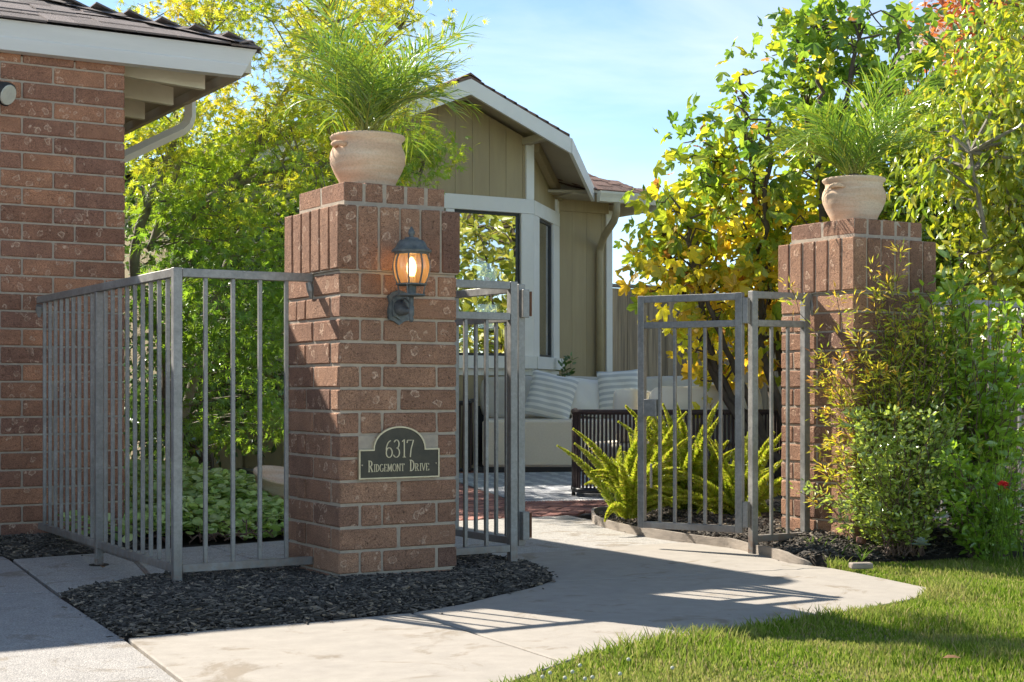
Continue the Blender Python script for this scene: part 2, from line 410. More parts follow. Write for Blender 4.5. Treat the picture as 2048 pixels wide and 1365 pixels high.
# striped pillow
m, n, l, out = nt('pillow_stripe')
p = principled(n, l, out, 0.95, 0, 0.2)
tc = n.new("ShaderNodeTexCoord")
sx = n.new("ShaderNodeSeparateXYZ"); l.new(tc.outputs['Object'], sx.inputs[0])
w_ = math_n(n, l, 'SINE', math_n(n, l, 'MULTIPLY', sx.outputs['Z'], 2 * math.pi / 0.058))
c = mixc(n, l, ramp(n, l, math_n(n, l, 'ADD', math_n(n, l, 'MULTIPLY', w_, 0.5), 0.5), [(0.42, 0), (0.55, 1)]).outputs['Color'], (0.80, 0.80, 0.78), (0.54, 0.56, 0.58))
l.new(c, p.inputs['Base Color'])
bump(n, l, p, noise(n, l, tc.outputs['Object'], 22, 4).outputs['Fac'], 0.3)
# patterned rug
m, n, l, out = nt('rug_weave')
p = principled(n, l, out, 0.98, 0, 0.1)
tc = n.new("ShaderNodeTexCoord")
br = n.new("ShaderNodeTexBrick")
br.inputs['Scale'].default_value = 3.4
br.inputs['Color1'].default_value = (0.34, 0.35, 0.37, 1); br.inputs['Color2'].default_value = (0.30, 0.31, 0.33, 1)
br.inputs['Mortar'].default_value = (0.34, 0.35, 0.37, 1)
l.new(tc.outputs['Object'], br.inputs['Vector'])
vr = n.new("ShaderNodeTexVoronoi"); vr.inputs['Scale'].default_value = 1.0; vr.distance = 'CHEBYCHEV'; vr.inputs['Randomness'].default_value = 0.25
mp = n.new("ShaderNodeMapping"); mp.inputs['Scale'].default_value = (6.0, 11.0, 1)
l.new(tc.outputs['Object'], mp.inputs['Vector']); l.new(mp.outputs[0], vr.inputs['Vector'])
dash = ramp(n, l, vr.outputs['Distance'], [(0.17, 1), (0.22, 0)]).outputs['Color']
c = mixc(n, l, math_n(n, l, 'MULTIPLY', dash, 0.8), br.outputs['Color'], (0.80, 0.80, 0.77))
c = mixc(n, l, 0.5, c, ramp(n, l, noise(n, l, tc.outputs['Object'], 160, 2).outputs['Fac'], [(0.3, 0.7), (0.7, 1.25)]).outputs['Color'], 'MULTIPLY')
l.new(c, p.inputs['Base Color'])

# ------------------------------------------------------------------ geometry helpers
def link(name, data, parent=None, loc=None, rot=None):
    o = bpy.data.objects.new(name, data)
    COL.objects.link(o)
    if parent is not None: o.parent = parent
    if loc is not None: o.location = loc
    if rot is not None: o.rotation_euler = rot
    return o
def tag(o, label=None, cat=None, group=None, kind=None):
    if label: o["label"] = label
    if cat: o["category"] = cat
    if group: o["group"] = group
    if kind: o["kind"] = kind
    return o
def thing(name, label, cat, loc=(0, 0, 0), rz=0.0, group=None):
    o = link(name, None, None, loc, (0, 0, rz))
    o.empty_display_size = 0.1
    return tag(o, label, cat, group)
def np_mesh(name, V, Fs, mat, hue=None, smooth=False):
    """Fs: list of (m,k) index arrays"""
    V = np.asarray(V, np.float32)
    me = bpy.data.meshes.new(name)
    me.vertices.add(len(V)); me.vertices.foreach_set('co', V.ravel())
    Fs = [np.asarray(f, np.int32) for f in Fs if len(f)]
    loops = np.concatenate([f.ravel() for f in Fs])
    tot = np.concatenate([np.full(len(f), f.shape[1], np.int32) for f in Fs])
    start = np.concatenate([[0], np.cumsum(tot)[:-1]]).astype(np.int32)
    me.loops.add(len(loops)); me.loops.foreach_set('vertex_index', loops)
    me.polygons.add(len(tot)); me.polygons.foreach_set('loop_start', start); me.polygons.foreach_set('loop_total', tot)
    me.polygons.foreach_set('use_smooth', np.full(len(tot), bool(smooth)))
    if hue is not None:
        a = me.attributes.new('hue', 'FLOAT', 'POINT'); a.data.foreach_set('value', np.asarray(hue, np.float32))
    me.update(calc_edges=True); me.validate()
    if mat: me.materials.append(MATS[mat])
    return me
class MB:
    """collects shapes into one mesh"""
    def __init__(s): s.V = []; s.F = {}; s.n = 0
    def add(s, V, F):
        V = np.asarray(V, float)
        for f in F:
            s.F.setdefault(len(f), []).append([i + s.n for i in f])
        s.V.append(V); s.n += len(V)
        return s
    def box(s, x0, x1, y0, y1, z0, z1, M=None):
        V = np.array([[x, y, z] for z in (z0, z1) for y in (y0, y1) for x in (x0, x1)], float)
        if M is not None: V = V @ np.asarray(M)[:3, :3].T + np.asarray(M)[:3, 3]
        return s.add(V, [(0, 2, 3, 1), (4, 5, 7, 6), (0, 1, 5, 4), (2, 6, 7, 3), (0, 4, 6, 2), (1, 3, 7, 5)])
    def prism(s, pts, z0, z1):
        """plan polygon pts, z0/z1 numbers or lists"""
        k = len(pts)
        a = z0 if hasattr(z0, '__len__') else [z0] * k
        b = z1 if hasattr(z1, '__len__') else [z1] * k
        V = [(p[0], p[1], a[i]) for i, p in enumerate(pts)] + [(p[0], p[1], b[i]) for i, p in enumerate(pts)]
        F = [tuple(range(k - 1, -1, -1)), tuple(range(k, 2 * k))]
        F += [(i, (i + 1) % k, k + (i + 1) % k, k + i) for i in range(k)]
        return s.add(V, F)
    def slab(s, pts3, thick, d=(0, 0, -1)):
        """3d polygon extruded by thick along d"""
        k = len(pts3); P = np.array(pts3, float); Q = P + np.array(d, float) * thick
        F = [tuple(range(k)), tuple(range(2 * k - 1, k - 1, -1))]
        F += [(i, k + i, k + (i + 1) % k, (i + 1) % k) for i in range(k)]
        return s.add(np.vstack([P, Q]), F)
    def tube(s, pts, radii, nn=6, caps=True):
        P = np.array(pts, float); k = len(P)
        R = np.full(k, radii, float) if not hasattr(radii, '__len__') else np.array(radii, float)
        T = np.gradient(P, axis=0); T /= np.linalg.norm(T, axis=1)[:, None] + 1e-9
        up = np.array([0, 0, 1.0]) if abs(T[0][2]) < 0.9 else np.array([1.0, 0, 0])
        V = []
        for i in range(k):
            a = np.cross(T[i], up); a /= np.linalg.norm(a) + 1e-9
            b = np.cross(a, T[i]); up = b
            for j in range(nn):
                q = 2 * math.pi * j / nn
                V.append(P[i] + R[i] * (a * math.cos(q) + b * math.sin(q)))
        F = [(i * nn + j, i * nn + (j + 1) % nn, (i + 1) * nn + (j + 1) % nn, (i + 1) * nn + j) for i in range(k - 1) for j in range(nn)]
        if caps: F += [tuple(range(nn - 1, -1, -1)), tuple(range((k - 1) * nn, k * nn))]
        return s.add(V, F)
    def lathe(s, prof, nn=32, c=(0, 0, 0), squash=1.0):
        V = []; k = len(prof)
        for r, z in prof:
            for j in range(nn):
                q = 2 * math.pi * (j + 0.5) / nn
                V.append((c[0] + r * math.cos(q), c[1] + r * math.sin(q) * squash, c[2] + z))
        F = [(i * nn + j, i * nn + (j + 1) % nn, (i + 1) * nn + (j + 1) % nn, (i + 1) * nn + j) for i in range(k - 1) for j in range(nn)]
        return s.add(V, F)
    def sphere(s, c, r, nu=10, nv=6, sc=(1, 1, 1)):
        prof = [(max(1e-4, math.sin(math.pi * i / nv)), -math.cos(math.pi * i / nv)) for i in range(nv + 1)]
        V = []
        for rr, z in prof:
            for j in range(nu):
                q = 2 * math.pi * j / nu
                V.append((c[0] + r * sc[0] * rr * math.cos(q), c[1] + r * sc[1] * rr * math.sin(q), c[2] + r * sc[2] * z))
        F = [(i * nu + j, i * nu + (j + 1) % nu, (i + 1) * nu + (j + 1) % nu, (i + 1) * nu + j) for i in range(nv) for j in range(nu)]
        return s.add(V, F)
    def mesh(s, name, mat, smooth=False):
        return np_mesh(name, np.vstack(s.V), [np.array(f) for f in s.F.values()], mat, None, smooth)
    def build(s, name, mat, parent=None, smooth=False, bevel=0.0):
        me = s.mesh(name, mat, smooth)
        if bevel:
            bm = bmesh.new(); bm.from_mesh(me)
            bmesh.ops.remove_doubles(bm, verts=bm.verts, dist=1e-5)
            bmesh.ops.bevel(bm, geom=bm.edges[:], offset=bevel, segments=1, affect='EDGES', clamp_overlap=True)
            bm.to_mesh(me); bm.free()
        return link(name, me, parent)
def struct(o): return tag(o, kind='structure')

_brick_cache = {}
def brick_mesh(sx, sy, sz, mat, bevel=0.0045, jit=0.0014):
    """a centred bevelled brick with slightly uneven corners; a few shapes of each size"""
    key = (round(sx, 4), round(sy, 4), round(sz, 4), mat, random.randrange(3))
    if key not in _brick_cache:
        bm = bmesh.new()
        bmesh.ops.create_cube(bm, size=1)
        for vtx in bm.verts: vtx.co = Vector((vtx.co.x * sx, vtx.co.y * sy, vtx.co.z * sz))
        bmesh.ops.bevel(bm, geom=bm.edges[:], offset=bevel, segments=1, affect='EDGES')
        for vtx in bm.verts: vtx.co += Vector((random.uniform(-jit, jit), random.uniform(-jit, jit), random.uniform(-jit, jit)))
        me = bpy.data.meshes.new("brick"); bm.to_mesh(me); bm.free()
        me.materials.append(MATS[mat])
        _brick_cache[key] = me
    return _brick_cache[key]

def smooth_poly(pts, sub=6, closed=True):
    P = [np.array(p, float) for p in pts]; k = len(P); out = []
    for i in range(k if closed else k - 1):
        g = (lambda j: P[j % k]) if closed else (lambda j: P[min(max(j, 0), k - 1)])
        p0, p1, p2, p3 = g(i - 1), g(i), g(i + 1), g(i + 2)
        for s_ in range(sub):
            t = s_ / sub
            out.append(0.5 * ((2 * p1) + (-p0 + p2) * t + (2 * p0 - 5 * p1 + 4 * p2 - p3) * t * t + (-p0 + 3 * p1 - 3 * p2 + p3) * t ** 3))
    if not closed: out.append(P[-1])
    return [tuple(p) for p in out]
def inside(P, poly):
    """vectorised point in polygon"""
    P = np.asarray(P); x, y = P[:, 0], P[:, 1]; r = np.zeros(len(P), bool)
    q = np.asarray(poly); k = len(q)
    for i in range(k):
        x1, y1 = q[i][:2]; x2, y2 = q[(i + 1) % k][:2]
        c = ((y1 > y) != (y2 > y)) & (x < (x2 - x1) * (y - y1) / (y2 - y1 + 1e-12) + x1)
        r ^= c
    return r
def edge_dist(P, poly):
    P = np.asarray(P)[:, :2]; q = np.asarray(poly)[:, :2]; d = np.full(len(P), 1e9)
    for i in range(len(q)):
        a, b = q[i], q[(i + 1) % len(q)]; ab = b - a
        t = np.clip(((P - a) @ ab) / (ab @ ab + 1e-12), 0, 1)
        d = np.minimum(d, np.linalg.norm(P - a - t[:, None] * ab, axis=1))
    return d
def sample_poly(poly, N):
    q = np.asarray(poly)[:, :2]; lo, hi = q.min(0), q.max(0); out = []
    while sum(map(len, out)) < N:
        P = RNG.uniform(lo, hi, (N * 2, 2)); out.append(P[inside(P, q)])
    return np.vstack(out)[:N]
def rotz(a): return np.stack([np.stack([np.cos(a), -np.sin(a), 0 * a], -1), np.stack([np.sin(a), np.cos(a), 0 * a], -1), np.stack([0 * a, 0 * a, 1 + 0 * a], -1)], -2)
def basis(d, nrm):
    """columns: side, direction, normal"""
    d = d / (np.linalg.norm(d, axis=1)[:, None] + 1e-9)
    s = np.cross(d, nrm); s /= np.linalg.norm(s, axis=1)[:, None] + 1e-9
    u_ = np.cross(s, d)
    return np.stack([s, d, u_], -1)
def scatter(name, tmpl, locs, B, size, mat, hue, smooth=False):
    """many small leaves / chips as one mesh"""
    tv, tf = tmpl; tv = np.asarray(tv, float); N, k = len(locs), len(tv)
    size = np.asarray(size, float)
    S = size[:, None, None] if size.ndim == 1 else size[:, None, :]
    V = np.einsum('nij,nkj->nki', B, tv[None] * S) + np.asarray(locs)[:, None, :]
    off = (np.arange(N) * k)[:, None, None]
    Fs = []
    for kk in sorted({len(f) for f in tf}):
        f = np.array([f for f in tf if len(f) == kk])
        Fs.append((f[None] + off).reshape(-1, kk))
    return np_mesh(name, V.reshape(-1, 3), Fs, mat, np.repeat(hue, k) if hue is not None else None, smooth)

# ---- leaf shapes (stalk at origin, tip along +Y, unit length)
def leaf_palmate(angs, lens, valley, width=0.5, cup=0.0, ripple=0.0):
    V = [(0, 0, 0)]; F = []; k = len(angs)
    def P(a, r): a = math.radians(a); return (r * math.sin(a), r * math.cos(a), -cup * r * r + ripple * math.sin(a * 4.1 + r * 7))
    vs = []
    for i in range(k + 1):
        if i == 0: a = angs[0] - 22
        elif i == k: a = angs[-1] + 22
        else: a = (angs[i - 1] + angs[i]) / 2
        r = valley * (0.6 if i in (0, k) else 1)
        vs.append(len(V)); V.append(P(a, r))
    for i in range(k):
        t = len(V); V.append(P(angs[i], lens[i]))
        if width:
            s1 = len(V); V.append(P(angs[i] - width, lens[i] * 0.8)); s2 = len(V); V.append(P(angs[i] + width, lens[i] * 0.8))
            F += [(0, vs[i], s1, t), (0, t, s2, vs[i + 1])]
        else: F += [(0, vs[i], t, vs[i + 1])]
    return V, F
MAPLE = leaf_palmate([-98, -62, -30, 0, 30, 62, 98], [.5, .78, .95, 1.05, .95, .78, .5], .24, 0, 0.25)
FIGS = [leaf_palmate([-100, -50, 2, 48, 98], [.5, .86, 1.0, .80, .55], .46, 17, .15, .07), leaf_palmate([-92, -44, -3, 50, 104], [.6, .8, 1.05, .9, .45], .48, 18, .38, .08), leaf_palmate([-60, 0, 56], [.8, 1.0, .85], .46, 20, .6, .06)]
def leaf_simple(w, fold=0.12, droop=0.25):
    ys = (0, 0.3, 0.65, 1.0); ws = (0.02, w, w * 0.85, 0.0)
    V = []; F = []
    for y, ww in zip(ys, ws):
        z = -droop * y * y
        V += [(-ww, y, z + fold * ww * 2), (0, y, z), (ww, y, z + fold * ww * 2)]
    for i in range(2):
        a = 3 * i; F += [(a, a + 1, a + 4, a + 3), (a + 1, a + 2, a + 5, a + 4)]
    F += [(6, 7, 10), (7, 8, 10)]
    return V, F
LEAF_OVAL = leaf_simple(0.23)
LEAF_DROOP = leaf_simple(0.20, 0.35, 0.55)
LEAF_NARROW = ([(0, 0, 0), (-.13, .4, .02), (0, 1, -.12), (.13, .4, .02)], [(0, 3, 2, 1)])
LEAF_SMALL = ([(0, 0, 0), (-.26, .35, .05), (-.2, .75, .02), (0, 1, -.05), (.2, .75, .02), (.26, .35, .05)], [(0, 5, 4, 3), (0, 3, 2, 1)])
def leaf_round():
    V = [(0, .45, -.10)]; F = []
    for j in range(9):
        q = 2 * math.pi * j / 9; V.append((.5 * math.sin(q), .48 - .5 * math.cos(q), .03 * math.sin(3 * q)))
    for j in range(9): F.append((0, 1 + j, 1 + (j + 1) % 9))
    return V, F
LEAF_ROUND = leaf_round()
CHIP = ([(-.5, -.16, -.04), (.45, -.2, -.04), (.5, .14, -.04), (-.4, .2, -.04), (-.46, -.12, .05), (.42, -.15, .04), (.45, .1, .05), (-.36, .15, .04)],
        [(4, 5, 6, 7), (0, 1, 5, 4), (1, 2, 6, 5), (2, 3, 7, 6), (3, 0, 4, 7)])

def unit(v): return v / (np.linalg.norm(v, axis=1)[:, None] + 1e-9)
def crown_points(ells, N, shell=0.55, keep=None):
    """cluster centres in a union of ellipsoids (cx,cy,cz,rx,ry,rz,weight)"""
    w = np.array([e[6] for e in ells], float); w /= w.sum(); out = []
    for e, k in zip(ells, (w * N).astype(int) + 1):
        d = unit(RNG.normal(size=(k * 3, 3))); r = RNG.uniform(shell ** 3, 1, k * 3) ** (1 / 3)
        P = np.array(e[:3]) + d * r[:, None] * np.array(e[3:6])
        if keep is not None: P = P[keep(P)]
        out.append(P[:k])
    return np.vstack(out)
def leaves_at(C, per, spread, out_from, up=0.6, droop=0.2):
    """leaf places, directions and normals round cluster centres"""
    N = len(C) * per
    P = np.repeat(C, per, 0) + RNG.normal(size=(N, 3)) * np.asarray(spread)
    o = unit(P - np.asarray(out_from))
    d = unit(o * 0.6 + RNG.normal(size=(N, 3)) * 0.8 + np.array([0, 0, -droop]))
    nrm = unit(np.array([0, 0, up]) + RNG.normal(size=(N, 3)) * 0.6 + o * 0.25)
    return P, basis(d, nrm)
def branches(mb, stems, C, r_tip=0.004, r_join=0.010, every=1, sides=4):
    """twigs from the nearest stem point to every cluster"""
    S = np.vstack([np.array(s_) for s_ in stems])
    for c in C[::every]:
        dd = np.linalg.norm((S - c) * np.array([1, 1, 1.3]), axis=1) + np.where(S[:, 2] > c[2], 0.6, 0)
        s0 = S[np.argmin(dd)]
        mid = (s0 + c) / 2 + RNG.normal(size=3) * 0.06 + np.array([0, 0, 0.05])
        mb.tube([s0, (s0 * .45 + mid * .55), mid, (mid + c) / 2 + RNG.normal(size=3) * 0.02, c], [r_join, r_join * .85, r_join * .65, r_tip * 1.3, r_tip], sides, False)
def stem_pts(P, k=12, wob=0.04):
    P = smooth_poly(P, max(2, k // (len(P) - 1)), False)
    Q = np.array(P); Q[1:-1] += RNG.normal(size=(len(Q) - 2, 3)) * wob * 0.35
    return Q

def gp(px, py, z=0.0):
    D = (CAM[2] - z) / ((py - H_PX) / F_PX)
    p = at(px, py, D)
    return (float(p[0]), float(p[1]))

# ================================================================== GROUND
struct(MB().prism([(-150, -150), (250, -150), (250, 250), (-150, 250)], -0.30, -0.16).build('ground', 'far_ground'))
drive_edge = [(-1.05, 3.2), (-1.12, 1.56), (-1.245, .19), (-1.323, -.952), (-1.404, -1.75), (-1.56, -3.3), (-2.0, -7)]
d1 = drive_edge[:2] + [(-1.234, .33), (-3.0, .62), (-9, 1.2), (-9, 3.2)]
d2 = [(-1.235, .322)] + drive_edge[2:] + [(-9, -7), (-9, 1.192), (-3.0, .612)]
struct(MB().prism(d1, -0.14, -0.004).build('driveway', 'drive_aggregate', bevel=0.006))
struct(MB().prism(d2, -0.14, -0.004).build('driveway', 'drive_aggregate', bevel=0.006))
struct(MB().prism([(-60, -60), (90, -60), (90, -7.02), (-60, -7.02)], -0.14, -0.012).build('bounce_street', 'bounce_concrete'))  # unseen, behind the camera; added to bounce sunlight onto the shaded fronts
struct(MB().prism([(-60, -6.98), (-9.02, -6.98), (-9.02, 20), (-60, 20)], -0.14, -0.012).build('bounce_pavement', 'bounce_concrete'))  # out of view; more pale ground added for the same bounce light
lawn_edge = [(2.02, -.585), (1.973, -.64), (1.90, -.9), (1.854, -1.126), (1.79, -1.42), (1.583, -1.582), (1.228, -1.678), (.79, -1.764), (.297, -1.84), (-.215, -1.963), (-.36, -2.03), (-.64, -2.204), (-1.0, -2.55), (-1.55, -3.35)]
crack = [(.605, -.445)]
for i in range(1, 24):
    t = i / 24; crack.append((.605 + t * 1.26, -.445 - t * .22 + random.uniform(-.014, .014)))
crack.append((1.93, -.69))
s1 = [(-1.55, -3.3), (-1.396, -1.75), (-1.315, -.952), (-1.07, -.93), (-.645, -.943), (-.292, -.93), (-.356, -2.03), (-.64, -2.204), (-1.0, -2.55)]
s2 = [(-.279, -.927), (-.02, -.83), (.223, -.685), (.44, -.57)] + crack + [(1.90, -.9), (1.854, -1.126), (1.80, -1.4), (1.583, -1.57), (1.228, -1.665), (.79, -1.75), (.297, -1.825), (-.215, -1.95), (-.341, -2.02)]
s3 = [(p[0], p[1] + .005) for p in crack] + [(1.90, -.45), (1.98, -.2), (2.07, .1), (2.09, .25), (2.07, .545), (1.75, .56), (1.38, .53), (1.044, .514), (.93, .45), (.86, .33), (.84, .1), (.76, -.2)]
for s_ in (s1, s2, s3):
    struct(MB().prism(s_, -0.13, 0.0).build('concrete_path', 'concrete', bevel=0.004))
a1 = [(1.044, .522), (1.38, .538), (1.75, .568), (2.07, .553), (2.063, .853), (2.217, 1.554), (2.404, 1.91), (2.47, 2.283), (.95, 2.283), (.55, 1.75), (-.11, 1.67), (-.16, .47), (.69, .47), (.86, .44)]
a2 = [(-.168, .47), (-.118, 1.67), (-.29, 1.65), (-.8, 1.60), (-1.108, 1.555), (-1.228, .21), (-1.0, .35), (-.8, .44)]
for s_ in (a1, a2):
    struct(MB().prism(s_, -0.13, -0.002).build('aggregate_path', 'aggregate', bevel=0.005))
# courtyard soil, beds
bed_back = [(-1.06, 1.6), (-.29, 1.68), (.55, 1.78), (.92, 2.3), (1.2, 3.4), (1.4, 6.3), (2.5, 9.5), (2.5, 13), (-2, 13), (-.39, 6), (-.39, 2.2), (-1.06, 2.2)]
struct(MB().prism(bed_back, -0.14, -0.01).build('planting_soil', 'soil'))
bed_right = [(2.06, -.56), (1.93, -.50), (1.99, -.25), (2.10, .1), (2.11, .3), (2.085, .853), (2.24, 1.554), (2.43, 1.91), (2.66, 2.2), (3.0, 2.5), (4.0, 2.6), (9, 4.5), (9, -.9), (3.1, -.80)]
far_path = [gp(300, 893), gp(420, 902), gp(600, 925), gp(600, 960), gp(480, 938), gp(300, 912)]
struct(MB().prism(far_path, -0.10, 0.005).build('courtyard_path', 'aggregate'))

# ---- mulch: uneven bed surface under thousands of separate chips
def heap(name, poly, hfun, step=0.045, mat='soil'):
    q = np.asarray(poly); lo, hi = q.min(0), q.max(0)
    xs = np.arange(lo[0], hi[0] + step, step); ys = np.arange(lo[1], hi[1] + step, step)
    X, Y = np.meshgrid(xs, ys); P = np.stack([X.ravel(), Y.ravel()], 1)
    ins = inside(P, poly); Z = np.where(ins, hfun(P), -0.05)
    idx = np.arange(len(P)).reshape(X.shape)
    A = np.stack([idx[:-1, :-1], idx[:-1, 1:], idx[1:, 1:], idx[1:, :-1]], -1).reshape(-1, 4)
    A = A[ins[A].any(1)]
    return link(name, np_mesh(name, np.c_[P, Z], [A], mat, smooth=True))
def chips(poly, N, hfun, smin=0.018, smax=0.055, margin=0.0, mat='mulch'):
    P = sample_poly(poly, N)
    z = hfun(P) + RNG.uniform(0.0, 0.012, len(P))
    a = RNG.uniform(0, 2 * math.pi, len(P))
    nrm = unit(np.array([0, 0, 1.0]) + RNG.normal(size=(len(P), 3)) * 0.42)
    B = basis(np.stack([np.cos(a), np.sin(a), RNG.normal(size=len(P)) * 0.2], 1), nrm)
    B = B[:, :, [1, 0, 2]]
    L = RNG.uniform(smin, smax, len(P)) * RNG.uniform(0.6, 1.2, len(P))
    size = np.stack([L, RNG.uniform(0.012, 0.04, len(P)) * RNG.uniform(.5, 1.1, len(P)), RNG.uniform(0.02, 0.06, len(P))], 1)
    return np.c_[P, z], B, size
def mulch(name, label, poly, N, hfun, **k):
    loc, B, size = chips(poly, N, hfun, **k)
    q_ = np.asarray(poly); lo_, hi_ = q_.min(0) - .12, q_.max(0) + .12
    Z_ = RNG.uniform(lo_, hi_, (1600, 2)); Z_ = Z_[~inside(Z_, poly) & (edge_dist(Z_, poly) < RNG.exponential(.022, len(Z_)))]
    if len(Z_):
        an_ = RNG.uniform(0, 6.283, len(Z_)); B2 = basis(np.stack([np.cos(an_), np.sin(an_), 0 * an_], 1), unit(np.array([0, 0, 1.0]) + RNG.normal(size=(len(Z_), 3)) * .08))[:, :, [1, 0, 2]]
        loc = np.vstack([loc, np.c_[Z_, np.full(len(Z_), .004)]]); B = np.concatenate([B, B2])
        size = np.vstack([size, np.stack([RNG.uniform(.008, .035, len(Z_)), RNG.uniform(.012, .03, len(Z_)), RNG.uniform(.02, .04, len(Z_))], 1)])
    o = link(name, scatter(name, CHIP, loc, B, size, 'mulch', None))
    tag(o, label, 'mulch', kind='stuff')
pillar_bed = [(-1.235, .19), (-1.317, -.945), (-1.07, -.925), (-.645, -.938), (-.27, -.915), (.0, -.81), (.223, -.68), (.44, -.565), (.60, -.46), (.755, -.2), (.835, .1), (.845, .33), (.72, .46), (.3, .46), (-.8, .45), (-1.0, .345)]
def h_pillar(P):
    d = np.clip(edge_dist(P, pillar_bed) / 0.22, 0, 1)
    return -0.008 + 0.05 * d ** 0.7 + 0.008 * np.sin(P[:, 0] * 9) * np.cos(P[:, 1] * 7)
struct(heap('bed_soil', pillar_bed, h_pillar))
mulch('mulch_chips', 'dark bark mulch around the foot of the address pillar', pillar_bed, 24000, h_pillar, smin=.012, smax=.06)
wall_bed = [(-1.105, 1.57), (-.72, 1.62), (-.40, 1.75), (-.39, 2.19), (-3.0, 2.19), (-3.0, 1.9), (-1.12, 1.72)]
def h_wall(P):
    d = np.clip(edge_dist(P, wall_bed) / 0.35, 0, 1)
    return -0.005 + 0.10 * np.clip((P[:, 1] - 1.5) / .6, 0, 1) * d ** .5
mulch('mulch_chips', 'dark bark mulch piled against the brick garage wall', wall_bed, 8000, h_wall, smin=.012, smax=.06)
struct(heap('bed_soil', wall_bed, h_wall, 0.04))
def h_right(P):
    d = np.clip(edge_dist(P, bed_right) / 0.35, 0, 1)
    return 0.0 + 0.085 * d ** .7 + 0.012 * np.sin(P[:, 0] * 8 + 1) * np.cos(P[:, 1] * 6)
struct(heap('bed_soil', bed_right, h_right, 0.06))
near_right = [(2.06, -.54), (1.95, -.49), (2.0, -.25), (2.12, .1), (2.13, .3), (2.105, .853), (2.26, 1.554), (2.45, 1.91), (2.68, 2.2), (3.2, 2.2), (3.6, 1.0), (4.3, -.2), (4.3, -.84), (3.1, -.77)]
mulch('mulch_chips', 'dark bark mulch in the bed by the open gate leaf', near_right, 22000, h_right, smin=.012, smax=.06)
far_bed = [gp(300, 878), gp(430, 880), gp(600, 905), (4.2, 13), (-1, 13)]
mulch('mulch_chips', 'dark mulch behind the border rocks below the maple', far_bed, 3500, lambda P: np.full(len(P), 0.01), smin=0.04, smax=0.09)

# ---- lawn
lawn = lawn_edge[::-1] + [(3.1, -.84), (5.5, -.95), (9, -1.0), (9, -7), (-2, -7)]
struct(MB().prism(lawn[:-5] + lawn[-5:], -0.14, -0.012).build('lawn', 'lawn_soil'))
def blades(poly, N, hmin, hmax, w=0.0028, lean=0.5):
    P = sample_poly(poly, N)
    a = RNG.uniform(0, 2 * math.pi, N); h = RNG.uniform(hmin, hmax, N) * (0.7 + 0.5 * np.clip(np.sin(P[:, 0] * 5.3 + 1.1) * np.cos(P[:, 1] * 6.1), -.6, 1))
    le = RNG.uniform(0.1, lean, N) * h; b = RNG.uniform(0, 2 * math.pi, N)
    sx, sy = np.cos(a) * w, np.sin(a) * w; lx, ly = np.cos(b) * le, np.sin(b) * le
    z0 = np.full(N, -0.012)
    V = np.stack([
        np.stack([P[:, 0] - sx, P[:, 1] - sy, z0], 1), np.stack([P[:, 0] + sx, P[:, 1] + sy, z0], 1),
        np.stack([P[:, 0] + lx * .35 + sx * .8, P[:, 1] + ly * .35 + sy * .8, z0 + h * .6], 1), np.stack([P[:, 0] + lx * .35 - sx * .8, P[:, 1] + ly * .35 - sy * .8, z0 + h * .6], 1),
        np.stack([P[:, 0] + lx, P[:, 1] + ly, z0 + h], 1)], 1).reshape(-1, 3)
    o = (np.arange(N) * 5)[:, None]
    return V, np.hstack([o, o + 1, o + 2, o + 3]), np.hstack([o + 3, o + 2, o + 4])
edge_in = [(p[0] + .0, p[1] + .015) for p in lawn_edge]
near_lawn = [(-1.0, -2.56), (-.62, -2.19)] + [p for p in edge_in[::-1][3:]] + [(2.6, -.72), (3.1, -.83), (4.1, -.9), (3.0, -2.6), (1.2, -3.2), (-.3, -3.4)]
V, Q, T = blades(near_lawn, 105000, 0.016, 0.042)
edge_band = [(p[0], p[1] + .02) for p in lawn_edge] + [(p[0] + .03, p[1] - .16) for p in lawn_edge[::-1]]
V2, Q2, T2 = blades(edge_band, 5200, 0.03, 0.075, 0.0026, 0.9)
far_lawn = [(4.1, -.9), (9, -1.0), (9, -5), (3.0, -2.6)]
V3, Q3, T3 = blades(far_lawn, 26000, 0.03, 0.06, 0.005)
n1, n2 = len(V), len(V) + len(V2)
g_ = link('grass', np_mesh('grass', np.vstack([V, V2, V3]), [np.vstack([Q, Q2 + n1, Q3 + n2]), np.vstack([T, T2 + n1, T3 + n2])], 'grass'))
tag(g_, 'short green lawn grass along the curved concrete path', 'grass', kind='stuff')
weed_spots = [gp(1585 + i * 11 + random.uniform(-8, 8), 1090 + random.uniform(-18, 30), .03) for i in range(16)]
wv = []
for (x, y) in weed_spots:
    k = random.randint(7, 14); a = RNG.uniform(0, 6.28, k); h = RNG.uniform(.05, .13, k)
    for j in range(k): wv.append((x, y, a[j], h[j]))
wv = np.array(wv)
Bw = basis(np.stack([np.cos(wv[:, 2]) * .6, np.sin(wv[:, 2]) * .6, np.ones(len(wv))], 1), np.stack([-np.cos(wv[:, 2]), -np.sin(wv[:, 2]), .6 + 0 * wv[:, 2]], 1))
tag(link('grass_tufts', scatter('grass_tufts', ([(-.03, 0, 0), (.03, 0, 0), (.028, .5, -.06), (-.028, .5, -.06), (0, 1, -.3)], [(0, 1, 2, 3), (3, 2, 4)]), np.c_[wv[:, :2], np.full(len(wv), .02)], Bw, wv[:, 3], 'tall_grass', None)),
    'weedy grass tufts growing in the mulch at the end of the wooden edging', 'grass', kind='stuff')
